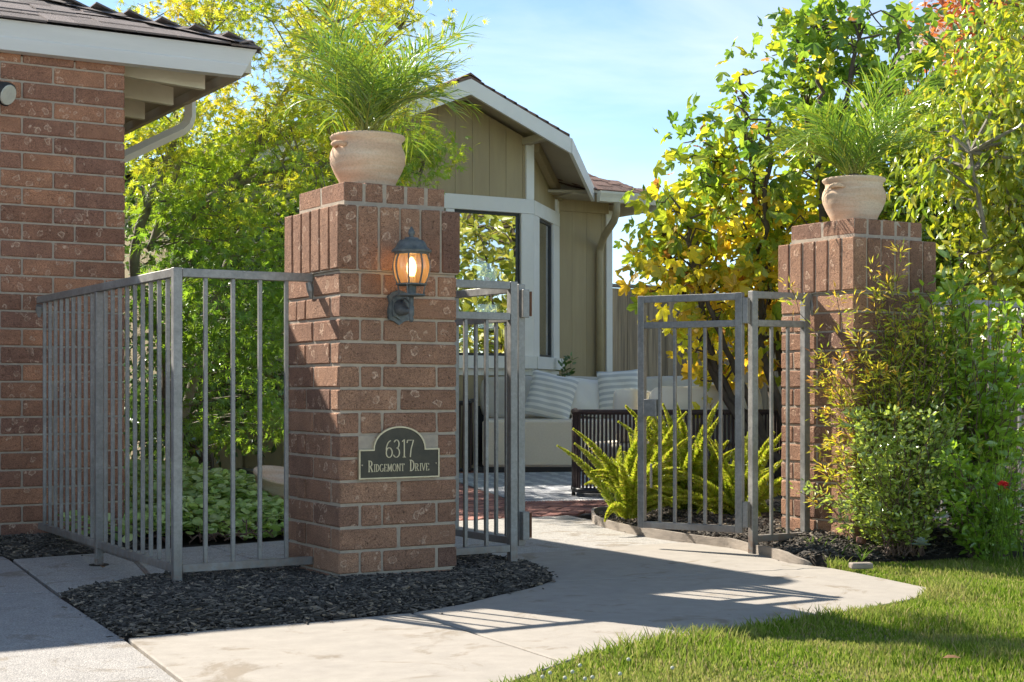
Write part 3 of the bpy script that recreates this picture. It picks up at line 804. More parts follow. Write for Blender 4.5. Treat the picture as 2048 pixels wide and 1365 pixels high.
# clover heads in the lawn
for (px, py) in [(1085, 1358), (1100, 1350), (1130, 1360), (1145, 1348), (1170, 1362), (1185, 1359), (1257, 1323), (1345, 1340), (1160, 1335), (1240, 1352)]:
    x, y = gp(px, py, .04)
    o = MB().sphere((0, 0, 0), 0.0055, 8, 5).build('clover_flower', 'petal_white'); o.location = (x, y, .045)
    st = MB().tube([(0, 0, -.055), (0, 0, 0)], .001, 4).build('stem', 'tall_grass', o)
    tag(o, 'tiny white clover flower head in the lawn near the path', 'flower', 'clover flowers in the lawn')
for (px, py, lab) in [(1885, 1320, 'dry brown leaf lying on the lawn'), (205, 1126, 'small dark leaf on the slab behind the driveway joint')]:
    x, y = gp(px, py, .03)
    o = link('fallen_leaf', np_mesh('fallen_leaf', np.array(LEAF_OVAL[0]) * .05, [np.array([f for f in LEAF_OVAL[1] if len(f) == 4]), np.array([f for f in LEAF_OVAL[1] if len(f) == 3])], 'dead_leaf'), None, (x, y, .035 if px > 300 else .008), (.3, .2, random.uniform(0, 6)))
    tag(o, lab, 'leaf')

# ---- bent wooden bed edging
ew = smooth_poly([(1.93, -.56), (1.915, -.47), (1.985, -.2), (2.085, .15), (2.085, .35), (2.068, .853), (2.222, 1.554), (2.41, 1.91), (2.60, 2.17), (2.85, 2.33)], 6, False)
eV = []
for i, p in enumerate(ew):
    a = np.array(ew[max(i - 1, 0)]); b = np.array(ew[min(i + 1, len(ew) - 1)]); t = (b - a) / np.linalg.norm(b - a); nn = np.array([-t[1], t[0]]) * .009
    top = .045 + .003 * math.sin(i * .7) - (.04 * max(0, 1 - i / 8))
    eV += [(p[0] + nn[0], p[1] + nn[1], -.06), (p[0] - nn[0], p[1] - nn[1], -.06), (p[0] - nn[0], p[1] - nn[1], top), (p[0] + nn[0], p[1] + nn[1], top)]
eF = [(4 * i + j, 4 * i + (j + 1) % 4, 4 * i + 4 + (j + 1) % 4, 4 * i + 4 + j) for i in range(len(ew) - 1) for j in range(4)] + [(3, 2, 1, 0), tuple(4 * len(ew) - 4 + j for j in range(4))]
ed = MB().add(eV, eF).build('bed_edging', 'edging_wood')
tag(ed, 'bent grey wooden edging board along the mulch bed by the gate', 'edging')
x, y = gp(1722, 1134, .02)
o = link('loose_brick', brick_mesh(.10, .04, .026, 'edging_wood'), None, (x, y, .025), (0.05, 0, -.35))
tag(o, 'small pale paver offcut lying at the edge of the lawn', 'paver')
x, y = gp(1722, 1092, .06)
o = link('loose_brick', brick_mesh(.06, .03, .03, 'patio_brick'), None, (x, y, .085), (0.1, 0.2, .5))
tag(o, 'small reddish stone chip lying in the mulch below the nandina', 'stone')

# ---- brick patio, herringbone
patio_poly = [(2.50, 2.30), (2.62, 2.33), (2.9, 2.45), (3.3, 2.60), (9, 4.6), (9, 8.6), (2.7, 8.6), (2.45, 8), (1.1, 8), (1.1, 2.30)]
patio = struct(MB().prism(patio_poly, -0.12, -0.012).build('brick_patio', 'joint_sand'))
pb, cands = (0.200, 0.100, 0.05), []
w = 0.1
for i in range(-40, 60):
    for j in range(-40, 60):
        for k in (0, 1):
            # herringbone cell: bricks 2w x w, laid along 45 degrees
            if k == 0: cx_, cy_, r_ = (j + 2 * i * 2) * w + w, (j) * w + .5 * w, 0
            else: cx_, cy_, r_ = (j + 2 * i * 2) * w - .5 * w, (j) * w + w, 1
            q = math.pi / 4
            X_, Y_ = 3.2 + cx_ * math.cos(q) - cy_ * math.sin(q), 4.5 + cx_ * math.sin(q) + cy_ * math.cos(q)
            if 1.3 < X_ < 5.6 and 2.3 < Y_ < 7.0: cands.append((X_, Y_, q + r_ * math.pi / 2))
arr = np.array(cands); keep = inside(arr, patio_poly); arr = arr[keep]
dd = ((arr[:, :2] - np.array(CAM[:2])) @ CV); xx = ((arr[:, :2] - np.array(CAM[:2])) @ CU)
pxs = 1024 + F_PX * xx / dd
score = dd + np.where((pxs > 890) & (pxs < 1260), 0, 100)
order = np.argsort(score); arr = arr[order]
for k, (x, y, r) in enumerate(arr[:300]):
    link('brick', brick_mesh(pb[0] - .008, pb[1] - .008, pb[2], 'patio_brick', 0.004, 0.001), patio, (x, y, -.022 + random.uniform(-.002, .002)), (random.uniform(-.008, .008), random.uniform(-.008, .008), r))
rest = MB()
for (x, y, r) in arr[300:]:
    c_, s_ = math.cos(r), math.sin(r)
    rest.box(-.096, .096, -.046, .046, -.025, .025, [[c_, -s_, 0, x], [s_, c_, 0, y], [0, 0, 1, -.022], [0, 0, 0, 1]])
tag(rest.build('brick_field', 'patio_brick', patio), kind='stuff')

# ================================================================== BRICK PILLARS
W, DP, PITCH, JT = 0.53, 0.0875, 0.0925, 0.0105
ZB = 1.2624
def pillar(cx, cy, label):
    t = thing('brick_pillar', label, 'pillar', (cx, cy, 0), group='gate pillars')
    core = MB(); e = 0.007
    core.box(-W / 2 + e, W / 2 - e, -W / 2 + e, W / 2 - e, -.12, ZB + .004)
    core.build('mortar', 'mortar', t)
    MB().box(-.275 + e, .275 - e, -.275 + e, .275 - e, ZB + .0055, ZB + .264).build('mortar', 'mortar', t)
    MB().box(-.233 + e, .233 - e, -.233 + e, .233 - e, ZB + .266, ZB + .358).build('mortar', 'mortar', t)
    def br(x, y, z, sx, sy, sz):
        o = link('brick', brick_mesh(sx, sy, sz, 'pillar_brick'), t, (x + random.uniform(-.0012, .0012), y + random.uniform(-.0012, .0012), z))
    h = PITCH - JT; L2 = W / 2 - JT / 2; inner = W - 2 * DP - 2 * JT
    sh = 0.0875; sl = inner - sh - JT; a0 = -W / 2 + DP + JT
    for k in range(14):
        z = ZB - PITCH * (k + .5)
        ys = -W / 2 + DP / 2
        if k % 2:     # stretchers on front and back
            for s_ in (-1, 1):
                for q in (-1, 1): br(q * (W / 4 + JT / 4), s_ * ys, z, L2 - JT / 2, DP, h)
                m_ = s_      # left / right faces between them, seen from the front: stretcher, header
                br(m_ * ys * 1.0, a0 + sl / 2, z, DP, sl, h)
                br(m_ * ys, a0 + sl + JT + sh / 2, z, DP, sh, h)
        else:
            for s_ in (-1, 1):
                for q in (-1, 1): br(s_ * ys, q * (W / 4 + JT / 4), z, DP, L2 - JT / 2, h)
                br(a0 + sh / 2, s_ * ys, z, sh, DP, h)
                br(a0 + sh + JT + sl / 2, s_ * ys, z, sl, DP, h)
    for i in range(6):
        for j in range(6):
            if i in (0, 5) or j in (0, 5): br((i - 2.5) * .09376, (j - 2.5) * .09376, ZB + .137, .0832, .0832, .253)
    for i in range(5):
        for j in range(2): br((i - 2) * .0932, (j - .5) * .233, ZB + .323, .0825, .2225, .0775)
    return t
PL, PR = (0.0, 0.0), (2.651, -0.093)
pillar(*PL, 'brown brick pillar carrying the lit lantern and address plaque')
pillar(*PR, 'brown brick pillar behind the shrubs, without lantern or plaque')
ZCAP = ZB + .3618

# ================================================================== PLAQUE
pw, ph = 0.361, 0.209
pq = thing('address_plaque', 'dark bronze arched plaque reading 6317 Ridgemont Drive on brick pillar', 'plaque', (-.0045, -.266, .4375))
def plaque_outline(ins, k=28):
    s_ = ph * .565; hw = pw / 2 - ins; aw = pw * .324 - ins * .8; pts = [(-hw, ins), (hw, ins), (hw, s_ - ins), (aw, s_ - ins)]
    for i in range(1, k): q = math.pi * i / k; pts.append((aw * math.cos(q), s_ - ins + (ph - s_) * math.sin(q) ** .92))
    pts += [(-aw, s_ - ins), (-hw, s_ - ins)]
    return pts
def wall_prism(pts, y0, y1):
    """outline in x,z extruded from y0 (front) to y1"""
    k = len(pts); V = [(p[0], y0, p[1]) for p in pts] + [(p[0], y1, p[1]) for p in pts]
    return V, [tuple(range(k)), tuple(range(2 * k - 1, k - 1, -1))] + [(i, k + i, k + (i + 1) % k, (i + 1) % k) for i in range(k)]
MB().add(*wall_prism(plaque_outline(0.004), -.010, .001)).build('plate', 'plaque_dark', pq)
o1, o2 = plaque_outline(0), plaque_outline(.0055); k = len(o1)
rim = MB(); V = [(p[0], -.013, p[1]) for p in o1] + [(p[0], -.013, p[1]) for p in o2] + [(p[0], .0, p[1]) for p in o1] + [(p[0], -.009, p[1]) for p in o2]
rim.add(V, [f for i in range(k) for f in ((i, (i + 1) % k, k + (i + 1) % k, k + i), (2 * k + i, 2 * k + (i + 1) % k, (i + 1) % k, i), (k + i, k + (i + 1) % k, 3 * k + (i + 1) % k, 3 * k + i))])
rim.build('rim', 'plaque_gold', pq)
# mortared patch behind the plaque where bricks were left out
MB().box(-.178, .18, -.0005, .01, .112, .172).build('mortar_patch', 'mortar', pq)
def arc(cx, cz, rx, rz, a0, a1, k=10):
    return [(cx + rx * math.cos(math.radians(a0 + (a1 - a0) * i / k)), cz + rz * math.sin(math.radians(a0 + (a1 - a0) * i / k))) for i in range(k + 1)]
S_ = lambda x, z: [(x - .13, z), (x + .13, z)]        # a serif
GL = {'6': [arc(.3, .28, .26, .28, 0, 360, 18), arc(.52, .42, .48, .55, 100, 180, 8)],
      '3': [arc(.26, .76, .22, .24, 150, -80, 10), arc(.24, .27, .28, .27, 85, -150, 12)],
      '1': [[(.3, 0), (.3, 1)], [(.3, 1), (.12, .9)], S_(.3, 0)],
      '7': [[(.02, .82), (.05, .97), (.58, .97)], [(.58, .97), (.36, .45), (.3, 0)]],
      'R': [[(.12, 0), (.12, 1)], [(.12, .97)] + arc(.34, .74, .2, .23, 90, -90, 8) + [(.12, .5)], [(.3, .5), (.62, 0)], S_(.12, 0), S_(.12, 1), S_(.62, 0)],
      'I': [[(.2, 0), (.2, 1)], S_(.2, 0), S_(.2, 1)],
      'D': [[(.12, 0), (.12, 1)], [(.12, .97)] + arc(.22, .5, .38, .47, 90, -90, 12) + [(.12, .03)], S_(.12, 0), S_(.12, 1)],
      'G': [arc(.36, .5, .33, .5, 50, 320, 14), [(.62, .05), (.62, .42)], S_(.6, .42)],
      'E': [[(.12, 0), (.12, 1)], [(.02, .98), (.52, .98), (.55, .82)], [(.12, .52), (.42, .52)], [(.02, .02), (.54, .02), (.58, .2)]],
      'M': [[(.08, 0), (.1, 1)], [(.1, 1), (.4, .12), (.7, 1)], [(.7, 1), (.73, 0)], S_(.08, 0), S_(.73, 0)],
      'O': [arc(.36, .5, .33, .5, 0, 360, 18)],
      'N': [[(.08, 0), (.08, 1), (.62, 0), (.62, 1)], S_(.08, 0), S_(.62, 1)],
      'T': [[(.3, 0), (.3, 1)], [(.0, .82), (.0, .98), (.6, .98), (.6, .82)], S_(.3, 0)],
      'V': [[(.05, 1), (.34, 0), (.62, 1)], S_(.05, 1), S_(.62, 1)]}
ADV = {'6': .64, '3': .6, '1': .5, '7': .64, 'R': .76, 'I': .40, 'D': .72, 'G': .76, 'E': .66, 'M': .88, 'O': .78, 'N': .78, 'T': .68, 'V': .72}
def glyph(ch, x, z, hx, hz, name):
    mb = MB(); th = .0011 if hz < .03 else .0017
    for st in GL[ch]:
        pts = [(px * hx + x, pz * hz + z) for px, pz in st]
        for a, b in zip(pts[:-1], pts[1:]):
            dx, dz = b[0] - a[0], b[1] - a[1]; L = math.hypot(dx, dz) + 1e-9; dx /= L; dz /= L
            w_ = th * (.62 + .75 * abs(dz))
            ex = th * .4
            q = [(a[0] - dz * w_ - dx * ex, a[1] + dx * w_ - dz * ex), (a[0] + dz * w_ - dx * ex, a[1] - dx * w_ - dz * ex), (b[0] + dz * w_ + dx * ex, b[1] - dx * w_ + dz * ex), (b[0] - dz * w_ + dx * ex, b[1] + dx * w_ + dz * ex)]
            mb.add(*wall_prism(q, -.0125 - random.uniform(0, .0004), -.009))
    mb.build(name, 'plaque_gold', pq)
def word(s_, x0, x1, z, caps, hz, hcap, name):
    tot = sum(ADV[c] * (1.25 if i in caps else 1) for i, c in enumerate(s_)); sc = (x1 - x0) / tot; x = x0
    for i, c in enumerate(s_):
        f = 1.25 if i in caps else 1
        glyph(c, x, z, sc * f * .93, hcap if i in caps else hz, name); x += ADV[c] * f * sc
LX = lambda u_: (u_ - .5) * pw
word('6317', LX(.325), LX(.685), ph * .405, (), ph * .335, 0, 'numeral')
word('RIDGEMONT', LX(.112), LX(.562), ph * .14, (0,), ph * .14, ph * .21, 'letter')
word('DRIVE', LX(.625), LX(.875), ph * .135, (0,), ph * .14, ph * .21, 'letter')
for s_ in (-1, 1): MB().sphere((s_ * pw * .46, -.010, ph * .27), .0035, 8, 5).build('screw', 'plaque_gold', pq)

# ================================================================== LANTERN
ln = thing('wall_lantern', 'lit dark metal carriage lantern with amber glass on brick pillar', 'lantern', (-.006, -.265, 1.124))
sh_o = [(0, -.07), (.022, -.055), (.045, -.048), (.05, -.015), (.043, .02), (.05, .045), (.03, .062), (0, .072), (-.03, .062), (-.05, .045), (-.043, .02), (-.05, -.015), (-.045, -.048), (-.022, -.055)]
bp_ = MB().add(*wall_prism(sh_o, -.012, .001)).add(*wall_prism([(p[0] * .72, p[1] * .72) for p in sh_o], -.022, -.011)).build('back_plate', 'lamp_metal', ln)
AY = -.118
arm = MB().tube([(0, -.015, .0), (0, -.05, -.012), (0, -.09, -.016), (0, AY, -.016)], [.034, .022, .011, .009], 10)
arm.tube([(0, -.02, .03), (0, -.06, .035), (0, -.095, .02), (0, AY + .004, .0)], .0035, 6)
arm.build('arm', 'lamp_metal', ln, True)
MB().lathe([(.0001, -.062), (.007, -.060), (.010, -.05), (.007, -.042), (.011, -.034), (.011, .0), (.008, .004), (.009, .012), (.009, .045), (.0001, .046)], 14, (0, AY, 0)).build('stem', 'lamp_metal', ln, True)
MB().lathe([(.0001, .041), (.052, .041), (.056, .044), (.055, .049), (.018, .051), (.019, .083), (.056, .083), (.062, .086), (.062, .091), (.0001, .091)], 20, (0, AY, 0)).build('gallery', 'lamp_metal', ln)
for q in range(4):
    a = math.pi / 4 + q * math.pi / 2
    MB().tube([(math.cos(a) * .05, AY + math.sin(a) * .05, .048), (math.cos(a) * .056, AY + math.sin(a) * .056, .085)], .003, 5).build('strut', 'lamp_metal', ln)
gprof = [(.054, .091), (.064, .115), (.070, .14), (.072, .158), (.070, .178), (.064, .20), (.059, .21)]
MB().lathe(gprof, 24, (0, AY, 0)).build('glass', 'lantern_glass', ln, True)
for q in range(8):
    a = 2 * math.pi * (q + .5) / 8 + TH
    MB().tube([(math.cos(a) * (r + .002), AY + math.sin(a) * (r + .002), z) for r, z in gprof], .0036, 5).build('cage_bar', 'lamp_metal', ln)
rf = MB().lathe([(.0001, .206), (.068, .206), (.069, .213), (.079, .214), (.081, .222), (.074, .226), (.063, .236), (.056, .252), (.047, .262), (.030, .267), (.027, .273), (.0001, .274)], 16, (0, AY, 0)).build('roof', 'lamp_metal', ln)
MB().lathe([(.0001, .272), (.012, .273), (.008, .281), (.013, .286), (.014, .296), (.010, .305), (.005, .311), (.004, .316), (.0001, .318)], 12, (0, AY, 0)).build('finial', 'lamp_metal', rf, True)
cd = MB().lathe([(.0001, .092), (.010, .092), (.010, .125), (.0001, .126)], 12, (0, AY, 0)).build('socket', 'plaque_gold', ln)
MB().lathe([(.0001, .118), (.012, .120), (.019, .14), (.020, .16), (.015, .18), (.006, .194), (.0001, .197)], 14, (0, AY, 0)).build('bulb', 'bulb_glow', cd, True)
ld = bpy.data.lights.new('lantern_light', 'POINT'); ld.energy = 1.1; ld.color = (1, .62, .30); ld.shadow_soft_size = .02
lo = bpy.data.objects.new('lantern_light', ld); COL.objects.link(lo); lo.parent = ln; lo.location = (0, AY, .16)
lo.parent = cd

# ================================================================== POTS AND PALMS
def pot(x, y, z, label, rz):
    t = thing('flower_pot', label, 'pot', (x, y, z), rz, 'terracotta pots on the pillars'); t.scale = (.95, .95, .87)
    MB().lathe([(.0001, 0), (.108, 0), (.114, .006), (.128, .045), (.148, .085), (.163, .125), (.167, .155), (.163, .182), (.154, .202), (.149, .216), (.149, .224), (.152, .236), (.164, .247), (.166, .256), (.161, .262), (.150, .262), (.143, .25), (.138, .225), (.0001, .222)], 56).build('body', 'terracotta', t, True)
    MB().lathe([(.138, .232), (.0001, .236)], 24).build('potting_soil', 'soil', t)
    for s_ in (-1, 1):
        MB().tube([(s_ * .148, -.035, .20), (s_ * .172, -.022, .208), (s_ * .181, 0, .209), (s_ * .172, .022, .208), (s_ * .148, .035, .20)], [.011, .013, .014, .013, .011], 10).build('handle', 'terracotta', t, True)
    return t
pot(-.015, .0, ZCAP, 'pale terracotta pot holding a palm on the lantern pillar', 3.39)
pot(2.64, -.09, ZCAP, 'pale terracotta pot holding a palm on the pillar behind the shrubs', 3.39)
def frond_mesh(Lf, arch, seed):
    r = np.random.default_rng(seed); k = 16
    pts = [(0, Lf * (.06 + .94 * math.sin(arch * i / k) / math.sin(arch) if arch > .05 else i / k), 0) for i in range(k + 1)]
    P = []
    for i in range(k + 1):
        s_ = i / k; ang = arch * s_ ** 1.5
        P.append(None)
    P = [np.zeros(3)]; ang = 0.15
    for i in range(k):
        a = 1.25 - arch * ((i + .5) / k) ** 1.4
        P.append(P[-1] + np.array([0, math.cos(a), math.sin(a)]) * Lf / k)
    P = np.array(P)
    mb = MB(); mb.tube(P, np.linspace(.0035, .0012, k + 1), 4, False)
    V, F, hue = list(np.vstack(mb.V)), list(mb.F[4]), []
    hue = [.9] * len(V)
    for s_ in np.linspace(.16, 1.0, 25):
        i = min(int(s_ * k), k - 1); f = s_ * k - i; p = P[i] * (1 - f) + P[i + 1] * f; t = P[i + 1] - P[i]; t /= np.linalg.norm(t)
        up = np.cross(np.array([1, 0, 0]), t)
        ll = Lf * (.22 + .26 * math.sin(math.pi * min(1, s_ * .9 + .12))) * r.uniform(.8, 1.15)
        for sd in (-1, 1):
            sp = r.uniform(.35, .8)
            d = np.array([sd, 0, 0]) * sp + t * r.uniform(.6, .9) + up * r.uniform(-.1, .45); d /= np.linalg.norm(d)
            w_ = np.cross(d, up + r.normal(size=3) * .3); w_ /= np.linalg.norm(w_) + 1e-9; w_ *= .0033
            m1 = p + d * ll * .5; m2 = p + d * ll + np.array([0, 0, -1]) * ll * r.uniform(.05, .3)
            b = len(V); V += [p - w_ * .5, p + w_ * .5, m1 + w_, m1 - w_, m2]; F += [[b, b + 1, b + 2, b + 3]]
            F.append([b + 3, b + 2, b + 4, b + 4][:3])
            hh_ = r.uniform(.05, .8); hue += [hh_, hh_, hh_, hh_, min(1, hh_ + r.uniform(0, .5))]
    q4 = [f for f in F if len(f) == 4]; q3 = [f for f in F if len(f) == 3]
    return np_mesh('frond', np.array(V), [np.array(q4), np.array(q3)], 'palm_leaf', hue)
FRONDS = [frond_mesh(L_, a_, i + 3) for i, (L_, a_) in enumerate([(.58, .55), (.52, .9), (.50, 1.3), (.54, 1.7), (.47, 1.9), (.55, 1.15)])]
def palm(x, y, z, label, nf, sc, seed, lean=0.0):
    t = thing('potted_palm', label, 'palm', (x, y, z), group='palms in the terracotta pots')
    r = random.Random(seed)
    MB().lathe([(.0001, 0), (.028, 0), (.034, .02), (.026, .05), (.0001, .055)], 12).build('crown_base', 'bark_dark', t)
    for i in range(nf):
        me = FRONDS[r.randrange(6)]
        o = link('frond', me, t, (r.uniform(-.02, .02), r.uniform(-.02, .02), .01), (r.choice((-.35, -.15, 0, .05)) + r.uniform(-.12, .12), r.uniform(-.15, .15), i * 2.399 + r.uniform(-.3, .3)))
        q = sc * r.uniform(.75, 1.08); o.scale = (q, q, q)
    return t
palm(-.015, .0, ZCAP + .203, 'feathery green palm in the pot above the lantern', 34, 1.04, 4)
palm(2.64, -.09, ZCAP + .203, 'feathery green palm in the pot above the shrubs', 34, 1.08, 9)

# ================================================================== RAILINGS AND GATES
def bar_box(mb, x0, x1, y0, y1, z0, z1): mb.box(x0, x1, y0, y1, z0, z1)
def one(name, parent, x0, x1, y0, y1, z0, z1, mat='rail_metal', bevel=0.0018):
    """a part made of one bar, with its own centre"""
    c = ((x0 + x1) / 2, (y0 + y1) / 2, (z0 + z1) / 2)
    o = MB().box(x0 - c[0], x1 - c[0], y0 - c[1], y1 - c[1], z0 - c[2], z1 - c[2]).build(name, mat, parent, bevel=bevel)
    o.location = c
    return o
RT0, RT1, RB0, RB1 = 1.236, 1.270, .078, .110
bw, pw_, rw = .0079, .0178, .0155        # half widths: bar, post, rail
FX, FY = -.832, .015
t = thing('railing', 'grey metal railing corner between the garage wall and lantern pillar', 'railing')
one('post', t, FX - pw_, FX + pw_, FY - pw_, FY + pw_, -.02, RT1 + .002)
one('post', t, FX - .0165, FX + .0165, 1.10 - .0165, 1.10 + .0165, -.02, RT0 - .001)
one('top_rail', t, FX + pw_ + .001, -.262, FY - rw, FY + rw, RT0, RT1)
one('bottom_rail', t, FX + pw_ + .001, -.262, FY - rw + .002, FY + rw - .002, RB0, RB1)
one('top_rail', t, FX - rw, FX + rw, FY + pw_ + .001, 2.19, RT0, RT1)
one('bottom_rail', t, FX - rw + .002, FX + rw - .002, FY + pw_ + .001, 2.17, RB0, RB1)
for x in (-.715, -.601, -.487, -.373): one('bar', t, x - bw, x + bw, FY - bw, FY + bw, RB1, RT0)
for i in range(9):
    y = FY + (1.10 - FY) * (i + 1) / 10; one('bar', t, FX - bw, FX + bw, y - bw, y + bw, RB1, RT0)
for i in range(9):
    y = 1.10 + (2.13 - 1.10) * (i + 1) / 9.4; one('bar', t, FX - bw, FX + bw, y - bw, y + bw, RB1, RT0)
MB().tube([(FX + .02, 1.75, .07), (FX + .02, .62, .066), (FX + .015, .52, .05), (FX + .05, .34, -.03)], .010, 8).build('brace', 'rail_metal', t, True)
MB().tube([(FX, 2.185, 1.225), (FX, 2.2, 1.20), (FX, 2.203, 1.165)], [.02, .018, .008], 8).build('wall_bracket', 'rail_metal', t)
MB().tube([(-.275, FY, 1.235), (-.266, FY, 1.20), (-.264, FY, 1.17)], [.014, .016, .006], 8).build('wall_bracket', 'rail_metal', t)
MB().tube([(FX, 1.10, .0005), (FX, 1.10, .003)], .045, 12).build('post_hole', 'soil', t)

def fixed_panel(label, x0, x1, y, xpost, xb, zlow):
    t = thing('side_panel', label, 'railing panel', group='fixed panels beside the gate')
    for xp in xpost: one('post', t, xp - pw_, xp + pw_, y - pw_, y + pw_, -.02, RT1 + .001)
    xs = sorted([x0, x1])
    lo_, hi_ = xs
    cuts = [lo_] + [c for xp in sorted(xpost) for c in (xp - pw_ - .001, xp + pw_ + .001)] + [hi_]
    for a, b in zip(cuts[::2], cuts[1::2]):
        if b - a < .01: continue
        one('top_rail', t, a, b, y - rw, y + rw, RT0, RT1)
        if b - a > .1:
            one('middle_rail', t, a, b, y - rw, y + rw, 1.100, 1.132)
            one('bottom_rail', t, a, b, y - rw, y + rw, zlow, zlow + .032)
    for x in xb: one('bar', t, x - bw, x + bw, y - bw, y + bw, zlow + .032, 1.100)
    return t
fixed_panel('narrow fixed metal panel joining the gate to the lantern pillar', .262, .7085, 0.0, [.69], (.452, .558), RB0)
tp = fixed_panel('narrow fixed metal panel joining the gate to the shrub-side pillar', 2.0015, 2.39, -.05, [2.02, 2.352], (2.135, 2.24), .055)
MB().tube([(2.39, -.05, 1.245), (2.388, -.06, 1.20), (2.389, -.06, 1.16)], [.014, .014, .005], 8).build('wall_bracket', 'rail_metal', tp)

def gate(hx, hy, ang, width, label, latch):
    """leaf hinged at local origin and running along +x"""
    t = thing('gate_leaf', label, 'gate', (hx, hy, 0), ang, 'two open gate leaves')
    z0, z1 = .100, 1.262
    one('hinge_stile', t, .012, .012 + 2 * pw_, -pw_, pw_, z0, z1)
    one('latch_stile', t, width - 2 * .017, width, -.017, .017, z0, z1)
    a, b = .013 + 2 * pw_, width - 2 * .017 - .001
    one('top_rail', t, a, b, -rw, rw, z1 - .035, z1 - .001)
    one('middle_rail', t, a, b, -rw, rw, 1.098, 1.130)
    one('bottom_rail', t, a, b, -rw, rw, z0 + .001, z0 + .033)
    for i in range(5):
        x = a + (b - a) * (i + 1) / 6; one('bar', t, x - bw, x + bw, -bw, bw, z0 + .033, 1.098)
    for zc in (1.175, .19):
        h = one('hinge', t, -.016, .0115, -.022, .012, zc - .062, zc + .062)
        hp = MB().tube([(0, -.026, -.055), (0, -.026, .055)], .0075, 8).build('hinge_pin', 'rust', h); hp.location = (0.0, -.004, 0)
    if latch:
        lt = one('latch_box', t, width - .105, width - .036, -.03, .024, .66, .745)
        MB().tube([(0, -.052, 0), (0, -.028, 0)], [.026, .029], 14).build('latch_knob', 'rail_metal', lt).location = (.028, -.002, 0)
        MB().tube([(0, -.064, 0), (0, -.05, 0)], .012, 10).build('lock_cylinder', 'rail_metal', lt).location = (.028, -.002, 0)
        one('drop_bolt', t, width - .055, width - .045, -.04, -.03, .30, .42)
    return t
RG = math.atan2(.376 + .078, 1.684 - 1.915)
gate(1.968, -.055, RG, .575, 'open metal gate leaf with the latch box, in front of the ferns', True)
gate(.745, -.005, math.radians(93), .60, 'open metal gate leaf swung back behind the lantern pillar', False)

t = thing('railing', 'low grey metal railing half hidden behind the shrubs beyond the pillar', 'railing')
fy = -.09
one('top_rail', t, 2.918, 6.4, fy - rw, fy + rw, RT0, RT1); one('bottom_rail', t, 2.918, 6.4, fy - rw, fy + rw, .12, .15)
for i in range(26):
    x = 3.03 + i * .118; one('bar', t, x - bw, x + bw, fy - bw, fy + bw, .15, RT0)

# ================================================================== GARAGE
gt = thing('garage', 'brick garage corner with pale fascia and brown shingle roof', 'garage')
GX, GY, WP = -.385, 2.20, .0905
e = .007
MB().box(-8, GX - e, GY + e, 9, -.12, 2.50).build('wall', 'mortar', gt)
bl = .258
zj = 2.463
k = 0
while zj - WP * k > .0:
    z = zj - WP * (k + .5) + WP
    h = WP - .0105
    x = GX
    first = .1 if k % 2 else bl
    while x > -2.75:
        L_ = first if x == GX else bl
        link('brick', brick_mesh(L_, .09, h, 'wall_brick'), gt, (x - L_ / 2, GY + .045 + random.uniform(-.001, .001), z))
        x -= L_ + .0105
    k += 1
side = MB(); far_front = MB()
for k2 in range(k):
    z = zj - WP * (k2 + .5) + WP; h = WP - .0105
    y = GY + (.0905 + .0105 if k2 % 2 == 0 else .0905 + .0105 + .13)
    while y < 8.6:
        side.box(GX - .09, GX, y, y + bl, z - h / 2, z + h / 2); y += bl + .0105
    x = -2.78 - (k2 % 2) * .13
    while x > -7.6:
        far_front.box(x - bl, x, GY, GY + .09, z - h / 2, z + h / 2); x -= bl + .0105
tag(side.build('side_bricks', 'wall_brick', gt), kind='stuff'); tag(far_front.build('far_bricks', 'wall_brick', gt), kind='stuff')
# front fascia and gutter with a raked end, side eave
GE = .318      # side eave line
fz0, fz1 = 2.510, 2.655
fb = MB()
prof = [(2.192, fz0 - .004), (2.135, fz0), (2.118, fz0 + .055), (2.118, fz0 + .062), (2.125, fz0 + .066), (2.105, fz1 - .012), (2.098, fz1), (2.192, fz1)]
V = []; NP = len(prof)
for q, (y, z) in enumerate(prof): V.append((-8, y, z))
for q, (y, z) in enumerate(prof): V.append((GE - .075 + .075 * (z - fz0) / (fz1 - fz0), y, z))
fb.add(V, [tuple(range(NP)), tuple(range(2 * NP - 1, NP - 1, -1))] + [(i, NP + i, NP + (i + 1) % NP, (i + 1) % NP) for i in range(NP)])
fb.build('gutter', 'fascia_paint', gt)
MB().prism([(GE - .09, 2.193), (GE - .055, 2.193), (GE - .055, 9), (GE - .09, 9)], fz0 - .002, fz1 - .02).build('side_fascia', 'soffit_tan', gt)
MB().prism([(GE - .054, 2.20), (GE + .005, 2.20), (GE + .005, 9), (GE - .054, 9)], 2.545, fz1 - .004).build('side_gutter', 'downspout_cream', gt)
SL = .37
zs = lambda y: fz1 + .003 + SL * (y - 2.07)
zx = lambda x: fz1 + .003 + SL * (GE + .03 - x)
